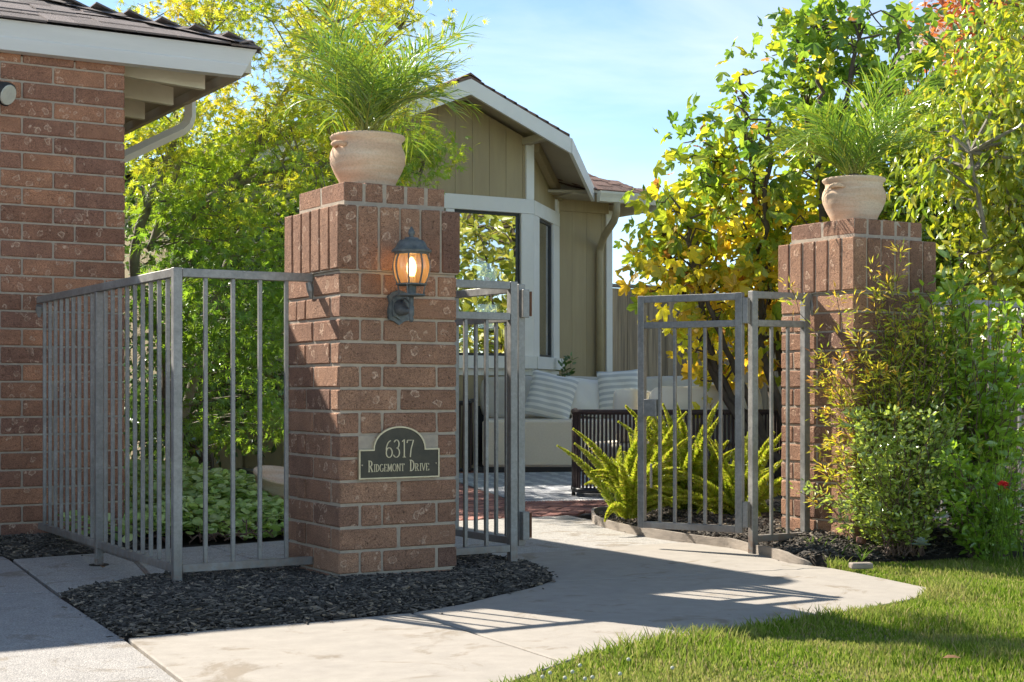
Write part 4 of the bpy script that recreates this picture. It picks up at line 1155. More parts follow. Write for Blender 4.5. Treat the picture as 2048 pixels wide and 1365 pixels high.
# roof deck: two planes of the hip
R = 3.6
MB().slab([(-8, 2.20, zs(2.20) - .01), (GE - .02, 2.20, fz1 + .0), (GE - R, 2.07 + R, zs(2.07 + R) - .012), (-8, 2.07 + R, zs(2.07 + R) - .012)], .02).build('roof_deck', 'soffit_tan', gt)
MB().slab([(GE - .03, 2.22, fz1 - .002), (GE - .03, 9, fz1 - .002), (GE - R, 9, zx(GE - R) - .012), (GE - R, 2.09 + R, zx(GE - R) - .012)], .02).build('roof_deck', 'soffit_tan', gt)
def shingle_mesh(w_, dep, th, mat):
    key = ('sh', round(w_, 3), round(dep, 3), th, mat)
    if key not in _brick_cache:
        _brick_cache[key] = MB().box(-w_ / 2, w_ / 2, 0, dep, -th / 2, th / 2).mesh('shingle', mat)
    return _brick_cache[key]
rowd = .14; slope = math.atan(SL); ns = 0
far = MB()
for r in range(24):
    y = 2.07 + rowd * r; xe = GE + .02 - (y - 2.07)
    x = xe - .02 - (r % 3) * .09
    while x > -7.9:
        w_ = random.choice((.16, .22, .30)); xc = x - w_ / 2
        zz = zs(y) + .004 + random.choice((0, .006))
        if xc > -2.2 and r < 14:
            link('shingle', shingle_mesh(w_ - .004, .21, .010, 'shingle_grey'), gt, (xc, y, zz), (slope, 0, 0)); ns += 1
        else:
            c_, s_ = math.cos(slope), math.sin(slope)
            far.box(-w_ / 2, w_ / 2, 0, .21, -.005, .005, [[1, 0, 0, xc], [0, c_, -s_, y], [0, s_, c_, zz], [0, 0, 0, 1]])
        x -= w_
for r in range(24):     # slope over the side eave
    x = GE + .03 - rowd * r; y = 2.10 + rowd * r
    while y < 8.8:
        w_ = random.choice((.22, .30, .38))
        c_, s_ = math.cos(slope), math.sin(slope)
        far.box(0, .21, -w_ / 2, w_ / 2 - .004, -.005, .005, [[-c_, 0, s_, x], [0, 1, 0, y + w_ / 2], [s_, 0, c_, zx(x) + .005], [0, 0, 0, 1]])
        y += w_
tag(far.build('shingle_field', 'shingle_grey', gt), kind='stuff')
cap = MB()
cap.add([(-.15, 0, -.030), (0, 0, .014), (.15, 0, -.030), (-.15, .44, -.032), (0, .44, .0), (.15, .44, -.032), (-.15, 0, -.040), (0, 0, .006), (.15, 0, -.040)],
        [(0, 1, 4, 3), (1, 2, 5, 4), (6, 7, 1, 0), (7, 8, 2, 1)])
capm = cap.mesh('ridge_cap', 'shingle_grey')
for i in range(15):
    s_ = .02 + i * .25
    link('ridge_cap', capm, gt, (GE + .0 - s_, 2.10 + s_, zs(2.10 + s_) + .014 + random.uniform(0, .006)), (math.atan(SL / math.sqrt(2)), random.uniform(-.03, .03), math.radians(45)))
# rafters and soffit under the side overhang
MB().slab([(GX - .01, 2.195, 2.655), (GE - .092, 2.195, 2.565), (GE - .092, 9, 2.565), (GX - .01, 9, 2.655)], .012, (0, 0, 1)).build('soffit', 'soffit_tan', gt)
for i in range(7):
    y = 2.42 + i * .55
    r_ = MB().prism([(GX - .02, y), (.135, y), (.135, y + .045), (GX - .02, y + .045)], [2.505, 2.475, 2.475, 2.505], [2.652, 2.601, 2.601, 2.652]).build('rafter', 'downspout_cream', gt)
ds = MB()
dp = [(.285, 3.11, 2.56), (.285, 3.11, 2.44), (.27, 3.11, 2.395), (.235, 3.11, 2.36), (-.16, 3.11, 2.145), (-.33, 3.11, 2.05), (-.345, 3.11, 1.98), (-.345, 3.11, .05)]
for a, b in zip(dp[:-1], dp[1:]): pass
ds.tube(dp, .036, 4).build('downspout', 'downspout_cream', gt)
fl = thing('floodlight', 'small round black floodlight mounted on the brick garage wall', 'floodlight', (-1.028, 2.19, 2.29))
MB().tube([(0, .012, 0), (-.02, -.03, .005)], [.02, .012], 10).build('mount', 'floodlight_black', fl)
MB().tube([(-.06, -.03, .02), (-.03, -.06, .008), (.0, -.10, -.01), (.012, -.115, -.018)], [.025, .05, .06, .06], 16).build('housing', 'floodlight_black', fl, True)
MB().tube([(.010, -.113, -.017), (.016, -.121, -.021)], [.054, .050], 16).build('lens', 'floodlight_lens', fl)

# ================================================================== HOUSE
hs = thing('house', 'tan sided house with white trimmed bay window and brown roof', 'house')
BY, MY = 7.73, 8.63                  # bay front, main front wall
AX = 4.575                           # ridge over the bay
BL, BR = AX - .975, AX + .975        # bay corners
CE = BR + (MY - BY)                  # chamfer end X
RY, SLB, ZR = 7.30, .413, 3.862      # rake plane, slope, ridge top
zr = lambda x: ZR - SLB * abs(x - AX)
KX = 5.746
zu = lambda x: zr(x) - .07           # underside of the roof
# siding boards on the gable above the header
xb = BL + .05
HB, HT, SB, ST = 2.616, 2.767, 1.002, 1.134
while xb < BR - .06:
    x2 = min(xb + .2, BR - .055)
    a, b = xb + .002, x2 - .002
    pts = [(a, HT), (b, HT), (b, zu(b) - .005), (a, zu(a) - .005)]
    if a < AX < b: pts = [(a, HT), (b, HT), (b, zu(b) - .005), (AX, zu(AX) - .005), (a, zu(a) - .005)]
    V, F = wall_prism(pts, BY, BY + .03); MB().add(V, F).build('siding_board', 'tan_siding', hs)
    xb += .2
MB().add(*wall_prism([(BL, HB + .02), (BR, HB + .02), (BR, zu(BR) - .03), (AX, zu(AX) - .03), (BL, zu(BL) - .03)], BY + .012, BY + .06)).build('wall', 'tan_siding', hs)
MB().box(BL, BR, BY + .012, BY + .10, -.1, SB).build('wall', 'tan_siding', hs)
q = BL
while q < BR - .1:
    one('siding_board', hs, q + .002, q + .194, BY, BY + .025, -.05, SB - .07, 'tan_siding', 0); q += .195
def trim(x0, x1, z0, z1, y0=None, y1=None, name='trim_board'):
    return one(name, hs, x0, x1, BY - .035 if y0 is None else y0, BY + .05 if y1 is None else y1, z0, z1, 'white_trim', .003)
trim(BL - .03, BR + .016, HB, HT, BY - .04)
trim(BR - .07, BR + .026, HT + .001, zu(BR) - .02, BY - .03)
trim(BL - .026, BL + .07, HT + .001, zu(BL) - .02, BY - .03)
trim(BR - .135, BR + .016, ST, HB - .001)
trim(BL - .016, BL + .135, ST, HB - .001)
trim(AX - .05, AX + .05, ST, HB - .001)
trim(BL - .05, BR + .03, SB, ST - .001, BY - .075, name='window_sill')
trim(BL - .0, BR + .0, SB - .07, SB - .001, BY - .02)
def window(x0, x1, z0, z1, y, label=None):
    f = MB(); b = .028
    f.box(x0, x1, y - .012, y + .03, z0, z0 + b).box(x0, x1, y - .012, y + .03, z1 - b, z1).box(x0, x0 + b, y - .0121, y + .0301, z0 + b, z1 - b).box(x1 - b, x1, y - .0121, y + .0301, z0 + b, z1 - b)
    fr = f.build('window', 'dark_trim', hs)
    MB().box(x0 + b, x1 - b, y + .008, y + .013, z0 + b, z1 - b).build('pane', 'window_glass', fr)
window(AX + .051, BR - .136, ST, HB - .001, BY + .01)
window(BL + .136, AX - .051, ST, HB - .001, BY + .01)
# right chamfer of the bay, built straight and turned 45 degrees about the corner
def chamfer(sgn):
    g_ = link('bay_side', None, hs, ((BR if sgn > 0 else BL), BY, 0), (0, 0, math.radians(45 * sgn)))
    LN = (MY - BY) * math.sqrt(2)
    def b_(name, s0, s1, y0, y1, z0, z1, mat, bev=.003):
        x0, x1 = (s0, s1) if sgn > 0 else (-s1, -s0)
        o = one(name, g_, x0, x1, y0, y1, z0, z1, mat, bev); return o
    # wall pieces
    zt = lambda s_: zr((BR + s_ / math.sqrt(2))) - .075
    for s0 in np.arange(.03, LN - .05, .2):
        s1 = min(s0 + .196, LN - .05)
        sg = 1 if sgn > 0 else -1
        pts = [(sg * s0, HT), (sg * s1, HT), (sg * s1, zt(s1)), (sg * s0, zt(s0))]
        if sgn < 0: pts = pts[::-1]
        MB().add(*wall_prism(pts, .0, .03)).build('siding_board', 'tan_siding', g_)
        b_('siding_board', s0, s1, .0, .03, -.05, SB - .071, 'tan_siding', 0)
    b_('wall', 0.0, LN, .032, .10, -.1, SB, 'tan_siding', 0)
    b_('trim_board', .036, LN + .0, -.035, .05, HB, HT, 'white_trim')
    b_('trim_board', .02, .27, -.033, .05, ST, HB - .001, 'white_trim')
    b_('trim_board', LN - .30, LN - .0, -.033, .05, ST, HB - .001, 'white_trim')
    b_('trim_board', LN - .10, LN - .0, -.03, .04, HT + .001, zt(LN) - .02, 'white_trim')
    b_('window_sill', .03, LN + .24, -.075, .05, SB, ST - .001, 'white_trim')
    b_('trim_board', .0, LN + .1, -.02, .04, SB - .07, SB - .001, 'white_trim')
    f = MB(); bb = .028; s0, s1 = .271, LN - .301
    x0, x1 = (s0, s1) if sgn > 0 else (-s1, -s0)
    f.box(x0, x1, -.005, .03, ST, ST + bb).box(x0, x1, -.005, .03, HB - bb, HB - .001).box(x0, x0 + bb, -.0051, .0301, ST + bb, HB - bb).box(x1 - bb, x1, -.0051, .0301, ST + bb, HB - bb)
    f.build('window', 'dark_trim', g_)
    MB().box(x0 + bb, x1 - bb, .012, .017, ST + bb, HB - bb).build('pane', 'window_glass', g_)
    MB().box(x0 + bb, x1 - bb, .05, .06, ST, HB).build('blind', 'blind', g_)
chamfer(1); chamfer(-1)
# main front wall right of the bay
MB().box(CE - .02, 7.18, MY + .028, MY + .12, -.1, 3.0).build('wall', 'tan_siding', hs)
q = CE + .005
while q < 7.15:
    one('siding_board', hs, q + .0015, min(q + .2, 7.15) - .0015, MY, MY + .027, -.05, 2.93, 'tan_siding', 0); q += .2
one('corner_board', hs, 7.115, 7.2, MY - .02, MY + .1, -.05, 2.84, 'white_trim', .003)
MB().box(1.95, BL - (MY - BY) + .02, MY, MY + .1, -.1, 2.95).build('wall', 'tan_siding', hs)
MB().box(1.95, 2.03, MY + .1, 10.7, -.1, 2.95).build('wall', 'tan_siding', hs)
MB().box(7.12, 7.19, MY + .125, 10.7, -.1, 2.95).build('wall', 'tan_siding', hs)
# back wall of the room with an opening to the sky beyond
wx = [at(950, 590, 1), at(1000, 590, 1)]
def at_y(px, py, Y):
    d = at(px, py, 1.0) - np.array(CAM); tt = (Y - CAM[1]) / d[1]; return np.array(CAM) + d * tt
pA, pB, pC, pD = at_y(952, 590, 10.62), at_y(1000, 590, 10.62), at_y(998, 538, 10.62), at_y(952, 507, 10.62)
x0, x1 = pA[0], pB[0]; z0 = pA[2]
rw_ = MB()
rw_.add(*wall_prism([(2.03, -.1), (x0, -.1), (x0, 3.2), (2.03, 3.2)], 10.6, 10.7))
rw_.add(*wall_prism([(x1, -.1), (7.12, -.1), (7.12, 3.2), (x1, 3.2)], 10.601, 10.701))
rw_.add(*wall_prism([(x0, -.1), (x1, -.1), (x1, 1.55), (x0, 1.55)], 10.602, 10.702))
rw_.add(*wall_prism([(x0, 1.85), (x1, 1.85), (x1, z0), (x0, z0)], 10.602, 10.702))
rw_.add(*wall_prism([(x0, pD[2]), (x1, pC[2]), (x1, 3.2), (x0, 3.2)], 10.602, 10.702))
rw_.build('rear_wall', 'interior_wall', hs)
MB().box(2.04, 7.11, 8.0, 10.6, -.11, -.02).build('room_floor', 'interior_wall', hs)
MB().box(2.04, 7.11, MY + .13, 10.6, 3.0, 3.05).build('room_ceiling', 'interior_wall', hs)

# roofs
EY, EZ, EX = 8.10, 2.968, 7.425
sl2 = .42
def mir(p): return (2 * AX - p[0], p[1], p[2])
kz = lambda x: zr(x)
vx = EX - .805      # where the rake meets the gutter
gable_r = [(AX, RY, ZR), (KX, RY, kz(KX)), (KX + .85, RY + .85, kz(KX + .85)), (AX, 10.4, ZR)]
deck = MB().slab(gable_r, .035).build('bay_roof', 'soffit_tan', hs)
deck2 = MB().slab([mir(p) for p in gable_r][::-1], .035).build('bay_roof', 'soffit_tan', hs)
# rake boards
def rake(p, q_, name='rake_board'):
    a, b = np.array(p), np.array(q_); d = b - a; d[2] = 0; d /= np.linalg.norm(d); nn = np.array([d[1], -d[0], 0]) * .035
    V = [a, b, b + [0, 0, -.155], a + [0, 0, -.155]]; V += [v_ + nn for v_ in V]
    return MB().add(V, [(0, 1, 2, 3), (7, 6, 5, 4), (0, 4, 5, 1), (1, 5, 6, 2), (2, 6, 7, 3), (3, 7, 4, 0)]).build(name, 'white_trim', hs)
rake((AX, RY, ZR - .012), (KX, RY, kz(KX) - .012)); rake((KX + .0005, RY, kz(KX) - .012), (KX + .85, RY + .85, kz(KX + .85) - .012))
rake(mir((KX, RY, kz(KX) - .012)), mir((AX, RY, ZR - .012))); rake(mir((KX + .85, RY + .85, kz(KX + .85) - .012)), mir((KX, RY, kz(KX) - .012)))
# beam and blocking seen under the eaves
MB().prism([(BR + .03, BY + .02), (BR + .09, BY - .02), (CE + .03, MY - .08), (CE - .03, MY - .04)], [zu(BR) - .12] * 2 + [zu(CE) - .12] * 2, [zu(BR) - .002] * 2 + [zu(CE) - .002] * 2).build('frieze', 'tan_siding', hs)
for x in (AX + .02, BR - .08): MB().box(x - .03, x + .06, RY + .01, BY, zu(x) - .09, zu(x) - .02).build('lookout', 'soffit_tan', hs)
MB().box(CE, 7.14, MY - .03, MY, 2.80, 2.93).build('frieze', 'tan_siding', hs)
MB().box(CE - .1, 7.4, EY + .04, MY, 2.93, 2.945).build('soffit', 'soffit_tan', hs)
# shingles over the bay: overlapping strips that overhang the rake
rows = 16
bay_sh = MB()
for i in range(rows):
    xa = AX + (KX + .85 - AX) * i / rows; xb2 = AX + (KX + .85 - AX) * (i + 1.25) / rows
    yf = lambda x: RY - .02 if x < KX else RY - .02 + (x - KX)
    P_ = [(xa, yf(xa), zr(xa) + .018), (xb2, yf(xb2), zr(xb2) + .028), (xb2, 10.4 - (xb2 - AX), zr(xb2) + .028), (xa, 10.4 - (xa - AX), zr(xa) + .018)]
    MB().slab(P_, .024).build('shingle_course', 'shingle', hs)
    MB().slab([mir(p) for p in P_][::-1], .024).build('shingle_course', 'shingle', hs)
for i in range(6):
    MB().add([(AX - .13, RY - .025 + i * .3, ZR - .02), (AX, RY - .025 + i * .3, ZR + .052), (AX + .13, RY - .025 + i * .3, ZR - .02), (AX - .13, RY + .31 + i * .3, ZR - .025), (AX, RY + .31 + i * .3, ZR + .044), (AX + .13, RY + .31 + i * .3, ZR - .025), (AX, RY - .025 + i * .3, ZR + .03)], [(0, 1, 4, 3), (1, 2, 5, 4), (0, 6, 1), (6, 2, 1)]).build('ridge_cap', 'shingle', hs)
# main hip roof, front slope to the right of the bay with single shingle tabs
hz = lambda y: EZ + .012 + sl2 * (y - EY)
MB().slab([(vx, EY, hz(EY)), (EX, EY, hz(EY)), (EX - 1.55, EY + 1.55, hz(EY + 1.55)), (AX, EY + 1.55, hz(EY + 1.55)), (AX, EY + 1.9, hz(EY + 1.55)), (AX - .4, EY + 1.0, hz(EY))], .03).build('roof_deck', 'soffit_tan', hs)
MB().slab([(EX, EY, hz(EY)), (EX, 11.2, hz(EY)), (EX - 1.55, EY + 1.55, hz(EY + 1.55))], .03).build('roof_deck', 'shingle', hs)
MB().slab([(EX, 11.2, hz(EY)), (1.7, 11.2, hz(EY)), (3.25, EY + 1.55, hz(EY + 1.55)), (EX - 1.55, EY + 1.55, hz(EY + 1.55))], .03).build('roof_deck', 'shingle', hs)
lx = 2 * AX - EX
MB().slab([(2 * AX - vx, EY, hz(EY)), (AX, EY + 2.2, hz(EY)), (AX, EY + 1.55, hz(EY + 1.55)), (lx + 1.55, EY + 1.55, hz(EY + 1.55)), (lx, EY, hz(EY))], .03).build('roof_deck', 'shingle', hs)
MB().slab([(lx, EY, hz(EY)), (lx + 1.55, EY + 1.55, hz(EY + 1.55)), (lx, 11.2, hz(EY))], .03).build('roof_deck', 'shingle', hs)
ssl = math.atan(sl2)
for r in range(12):
    y = EY - .02 + r * .128
    x = EX + .02 - (y - EY)
    xl = vx - (y - EY) * 1.02 - .02
    x -= (r % 2) * .1
    first = True
    while x > xl:
        w_ = random.choice((.13, .17, .22)); 
        link('shingle', shingle_mesh(w_ - .003, .19, .010, 'shingle'), hs, (x - w_ / 2, y, hz(y) + .012 + random.choice((0, .007))), (ssl, 0, 0)); x -= w_
capm2 = capm.copy(); capm2.materials.clear(); capm2.materials.append(MATS['shingle'])
for i in range(9):
    s_ = .0 + i * .19
    o = link('ridge_cap', capm2, hs, (EX + .01 - s_, EY - .01 + s_, hz(EY + s_) + .016), (math.atan(sl2 / math.sqrt(2)), 0, math.radians(45))); o.scale = (.62, .8, .8)
# gutter and downspout
gpz = [(EY - .02, 2.848), (EY - .075, 2.856), (EY - .085, 2.90), (EY - .105, 2.945), (EY - .105, 2.968), (EY - .095, 2.968), (EY - .02, 2.955)]
NP = len(gpz); V = [(vx - .0, y, z) for y, z in gpz] + [(EX - .02, y, z) for y, z in gpz]
MB().add(V, [tuple(range(NP)), tuple(range(2 * NP - 1, NP - 1, -1))] + [(i, NP + i, NP + (i + 1) % NP, (i + 1) % NP) for i in range(NP)]).build('gutter', 'downspout_cream', hs)
MB().prism([(EX - .02, EY - .09), (EX + .02, EY - .09), (EX + .02, 11.2), (EX - .02, 11.2)], 2.80, 2.965).build('gutter', 'downspout_cream', hs)
dxp = 7.00
MB().tube([(6.86, EY - .06, 2.86), (6.865, EY - .05, 2.75), (6.88, EY + .02, 2.66), (6.94, EY + .30, 2.52), (dxp, MY - .07, 2.42), (dxp, MY - .05, 2.36), (dxp, MY - .05, 2.2), (dxp, MY - .05, .02)], .042, 10).build('downspout', 'downspout_tan', hs, True)

# farther wing behind the maple
hb = thing('house_wing', 'far beige house wing seen dimly through the maple', 'house wing')
MB().box(-6, 1.9, 15.5, 20, -.1, 2.7).build('wall', 'tan_siding', hb)
for q in range(30): one('siding_board', hb, -1.2 + q * .2 + .003, -1.2 + q * .2 + .197, 15.46, 15.5, -.05, 2.65, 'tan_siding', 0) if -1.2 + q * .2 < 1.7 else None
MB().box(1.9, 8.0, 16.6, 20, -.1, 2.7).build('wall', 'tan_siding', hb)
one('corner_board', hb, at_y(496, 800, 16.55)[0], at_y(524, 800, 16.55)[0], 16.52, 16.6, -.05, 2.6, 'white_trim')
MB().slab([(-7, 14.9, 2.65), (8.5, 14.9, 2.65), (8.5, 18, 4.3), (-7, 18, 4.3)], .06).build('roof', 'shingle_grey', hb)
MB().slab([(-7, 21, 2.65), (-7, 18, 4.3), (8.5, 18, 4.3), (8.5, 21, 2.65)], .06).build('roof', 'shingle_grey', hb)
MB().box(-7, 8.5, 14.84, 14.9, 2.5, 2.68).build('gutter', 'white_trim', hb)

# neighbour's gable far to the right
nb = thing('neighbor_house', 'grey neighbour house gable behind the red tree', 'house')
nA, nB = at(1862, 108, 24), at(1916, 36, 24)
d_ = (nB - nA)
nC = nB + d_ * 1.6; nC2 = nC + np.array([CU[0], CU[1], 0]) * 4 + np.array([0, 0, -3.0])
dv = np.array([CV[0], CV[1], 0])
MB().slab([nA, nC, nC + dv * 6, nA + dv * 6], .10, (CU[0], CU[1], -.3)).build('roof', 'shingle_grey', nb)
MB().slab([nA - dv * .05 + [0, 0, -.02], nC - dv * .05 + [0, 0, -.02], nC - dv * .05 + [.16, -.1, -.2], nA - dv * .05 + [.16, -.1, -.2]], .06, dv).build('rake_board', 'white_trim', nb)
wA = nA + np.array([CU[0], CU[1], 0]) * .3 + dv * .4
MB().slab([wA, nC + dv * .4 + [.2, -.1, -.2], (nC2 + dv * .4), (nC2[0] + dv[0] * .4, nC2[1] + dv[1] * .4, 0), (wA[0], wA[1], 0)], .2, dv).build('wall', 'fascia_paint', nb)

# ---- board fence
fn = thing('wooden_fence', 'weathered brown board fence running from the house corner', 'fence')
FYW = 8.72
x = 7.215
while x < 14.5:
    w_ = random.uniform(.135, .15)
    o = one('board', fn, x, x + w_ - .004, FYW + random.uniform(-.004, .004), FYW + .02 + random.uniform(0, .004), -.1, 1.965 + random.uniform(-.01, .004), 'fence_wood', .002)
    x += w_
for x in np.arange(7.22, 14.5, 1.22): one('cap_board', fn, x, x + 1.215, FYW - .05, FYW + .07, 1.972, 2.01, 'edging_wood', .003)
for x in np.arange(7.6, 14.5, 2.4): one('post', fn, x, x + .09, FYW + .03, FYW + .12, -.1, 1.968, 'fence_wood', .002)
for z in (.3, 1.0, 1.75): one('fence_rail', fn, 7.22, 14.5, FYW + .0305, FYW + .065, z, z + .08, 'fence_wood', .002)

# ================================================================== GARDEN FURNITURE
def cushion(sx, sy, sz, puff=.35, nu=14, sag=0.0, seed=0):
    """rounded soft block centred on its base; sx, sy, sz full sizes"""
    r = np.random.default_rng(seed)
    bm = bmesh.new(); bmesh.ops.create_cube(bm, size=1)
    bmesh.ops.subdivide_edges(bm, edges=bm.edges[:], cuts=nu // 2, use_grid_fill=True)
    ph_ = r.uniform(0, 6, 4)
    for v_ in bm.verts:
        x, y, z = v_.co * 2
        p_ = 6.0
        rr = (abs(x) ** p_ + abs(y) ** p_ + abs(z) ** p_) ** (1 / p_)
        x, y, z = x / rr, y / rr, z / rr
        k_ = puff * (1 - x * x) * (1 - y * y) + puff * (1 - x * x) * (1 - z * z) + puff * (1 - y * y) * (1 - z * z)
        f = 1 + .12 * k_
        wob = .012 * math.sin(5 * x + ph_[0]) * math.cos(4 * z + ph_[1]) + .01 * math.sin(7 * z + ph_[2] + 3 * x)
        v_.co = Vector((x * sx / 2 * f, y * sy / 2 * f + wob * sy * 2, (z + 1) * sz / 2 + wob * sz - sag * (1 - x * x) * max(0, z)))
    me = bpy.data.meshes.new('cushion'); bm.to_mesh(me); bm.free()
    me.polygons.foreach_set('use_smooth', np.ones(len(me.polygons), bool))
    return me
def pillow(s_, t_, n_=16, seed=0):
    """square scatter cushion standing in x-z, thin in y"""
    r = np.random.default_rng(seed); V = []; F = []
    ph_ = r.uniform(0, 6, 6)
    for side_ in (-1, 1):
        for j in range(n_ + 1):
            for i in range(n_ + 1):
                u_, v_ = 2 * i / n_ - 1, 2 * j / n_ - 1
                th_ = t_ * (max(0, 1 - u_ ** 4) ** .6) * (max(0, 1 - v_ ** 4) ** .6)
                pin = 1 - .07 * (1 - abs(u_ * v_)) * 1.0
                wr = .006 * math.sin(6 * u_ + 4 * v_ + ph_[0]) * (1 - u_ * u_) + .01 * math.sin(9 * u_ - 5 * v_ + ph_[1]) * abs(v_) * (1 - abs(v_))
                V.append((u_ * s_ / 2 * (1 - .06 * (1 - v_ * v_)), side_ * th_ / 2 + wr, v_ * s_ / 2 * (1 - .06 * (1 - u_ * u_)) + s_ / 2))
    m_ = n_ + 1
    for j in range(n_):
        for i in range(n_):
            a = j * m_ + i; F.append((a, a + 1, a + m_ + 1, a + m_)); b = a + m_ * m_; F.append((b, b + m_, b + m_ + 1, b + 1))
    return np_mesh('pillow', V, [np.array(F)], None, smooth=True)
def put(name, me, mat, parent, loc, rot=(0, 0, 0)):
    me.materials.clear(); me.materials.append(MATS[mat]); return link(name, me, parent, loc, rot)

# curved rope loveseat, its back to the gate
x_, y_ = loc2w(1.2, 11.2)
lv = thing('rope_loveseat', 'dark rope-backed curved loveseat with cream back cushions behind the ferns', 'sofa', (x_, y_, 0), -TH)
path = smooth_poly([(-.70, .75), (-.745, .05), (-.735, -.19), (-.64, -.27), (-.25, -.335), (.25, -.335), (.64, -.25), (.80, -.10), (.86, .15), (.86, .75)], 7, False)
for z, r_ in ((.628, .019), (.062, .019)): MB().tube([(p[0], p[1], z) for p in path], r_, 8).build('frame_rail', 'rope_brown' if z > .3 else 'frame_black', lv, True)
for p in (path[0], path[-1], path[10], path[-12]): MB().tube([(p[0], p[1], .0), (p[0], p[1], .62)], .014, 8).build('frame_post', 'frame_black', lv, True)
P = np.array(path); seg = np.linalg.norm(np.diff(P, axis=0), axis=1); cum = np.r_[0, np.cumsum(seg)]
ropes = MB()
for s_ in np.arange(.03, cum[-1], .0285):
    i = np.searchsorted(cum, s_) - 1; f = (s_ - cum[i]) / seg[i]; p = P[i] * (1 - f) + P[i + 1] * f
    ropes.tube([(p[0], p[1], .075), (p[0] + random.uniform(-.003, .003), p[1], .34), (p[0], p[1], .615)], .0095, 6, False)
ropes.build('rope_weave', 'rope_brown', lv, True)
MB().prism([(-.68, -.15), (-.4, -.27), (.4, -.27), (.75, -.1), (.8, .7), (-.66, .7)], .17, .20).build('seat_base', 'frame_black', lv)
put('seat_cushion', cushion(1.40, .85, .20, .3), 'cushion_cream', lv, (.06, .25, .20))
put('back_cushion', cushion(.80, .19, .455, .35, 18, .02, 3), 'cushion_cream', lv, (.22, -.17, .385), (-.10, -.035, .03))
put('back_cushion', cushion(.62, .19, .42, .35, 18, .02, 5), 'cushion_cream', lv, (-.27, .22, .385), (-.06, .03, 1.25))

# far sofa facing the gate
x_, y_ = loc2w(.30, 14.3)
sf = thing('outdoor_sofa', 'wide outdoor sofa with beige seat and rope arm below the bay window', 'sofa', (x_, y_, 0), -TH)
MB().box(-.62, 1.8, .02, 1.05, .0, .055).build('plinth', 'frame_black', sf)
MB().box(-.58, 1.78, .0, 1.02, .056, .50).build('seat_cushion', 'sofa_fabric', sf, bevel=.022)
for i, x in enumerate((-.2, .58, 1.36)): put('back_cushion', cushion(.80, .22, .44, .5, 14, .015, 20 + i), 'cushion_grey', sf, (x, .92, .49), (-.14, 0, 0))
MB().box(-.66, 1.84, 1.06, 1.10, .0, .62).build('back_panel', 'frame_black', sf)
arm_p = [(-.70, .0), (-.72, .5), (-.68, 1.0)]
MB().tube([(-.70, -.02, .03), (-.705, -.02, .66), (-.72, .5, .675), (-.68, 1.05, .68)], .02, 8).build('arm_frame', 'frame_black', sf)
rp = MB()
for s_ in np.arange(0, 1.02, .032): rp.tube([(-.70 - .02 * math.sin(math.pi * s_), s_, .03), (-.70 - .02 * math.sin(math.pi * s_) - .01, s_ + .05, .66)], .0095, 6, False)
for s_ in np.arange(0, .30, .036): rp.tube([(-.98 + s_ * 1.0, -.03, .03), (-1.0 + s_ + .03, -.03, .66)], .011, 6, False)
rp.build('rope_weave', 'rope_brown', sf, True)
MB().tube([(-1.01, -.03, .66), (-.69, -.03, .66)], .022, 8).build('arm_rail', 'frame_black', sf)
MB().tube([(-1.01, -.03, .03), (-.69, -.03, .03)], .018, 8).build('arm_rail', 'frame_black', sf)
# scatter pillows lying on the sofa
def pil(px, py, D, s_, mat, rot, lab, seed):
    p = at(px, py, D)
    o = put('pillow', pillow(s_, .17, 16, seed), mat, None, tuple(p), rot)
    tag(o, lab, 'pillow', 'scatter pillows on the outdoor sofa')
pil(1090, 838, 14.75, .47, 'pillow_stripe', (-.30, .22, -TH - .15), 'grey striped pillow leaning nearest the rope arm of the sofa', 1)
pil(1165, 834, 14.95, .40, 'pillow_white', (-.26, .12, -TH + .1), 'plain white pillow between the two striped pillows', 2)
pil(1242, 826, 14.9, .43, 'pillow_stripe', (-.2, -.06, -TH), 'grey striped pillow standing tallest behind the loveseat rail', 3)
# rug
rugc = (3.95, 4.75)
rg = thing('outdoor_rug', 'grey patterned outdoor rug with white dashes under the sofas', 'rug', (rugc[0], rugc[1], 0.0), -math.atan2(.71, 2.1))
o = MB().box(-.72, 1.9, -1.62, 1.75, .004, .012).build('weave', 'rug_weave', rg)
fr = MB()
for s_ in np.arange(-.72, 1.9, .02): fr.box(s_, s_ + .009, -1.68 - random.uniform(0, .02), -1.62, .003, .008)
fr.build('fringe', 'pillow_white', rg)

# ================================================================== STONES, BOWL, SMALL THINGS
for i, (px, py, s_) in enumerate([(432, 897, .17), (457, 903, .20), (485, 905, .24), (512, 912, .20), (538, 917, .24), (562, 924, .2), (585, 930, .2), (402, 890, .17)]):
    x, y = gp(px, py)
    bm = bmesh.new(); bmesh.ops.create_icosphere(bm, subdivisions=2, radius=1)
    for v_ in bm.verts: v_.co = Vector((v_.co.x * s_ * .62, v_.co.y * s_ * .5, v_.co.z * s_ * .42)) * (1 + .16 * math.sin(v_.co.x * 3 + i) + .12 * math.cos(v_.co.y * 4 + 2 * i))
    me = bpy.data.meshes.new('border_rock'); bm.to_mesh(me); bm.free(); me.materials.append(MATS['rock'])
    o = link('border_rock', me, None, (x, y, s_ * .28), (0, 0, i * 1.3))
    tag(o, ['brown border rock', 'rounded brown border rock', 'large flat border rock', 'squat border rock', 'broad tan border rock', 'dark border rock', 'border rock', 'small border rock'][i] + ' number ' + ['one', 'two', 'three', 'four', 'five', 'six', 'seven', 'eight'][i] if False else 'brown rock in the border row along the courtyard path, %s from the railing post' % ['second', 'third', 'fourth', 'fifth', 'sixth', 'seventh', 'last', 'first'][i], 'rock', 'border rocks along the courtyard path')
bx, by = at(560, 975, 8.7)[:2]
bw_ = thing('terracotta_bowl', 'shallow pale terracotta bowl tilted among the ground cover leaves', 'bowl', (bx, by, .17))
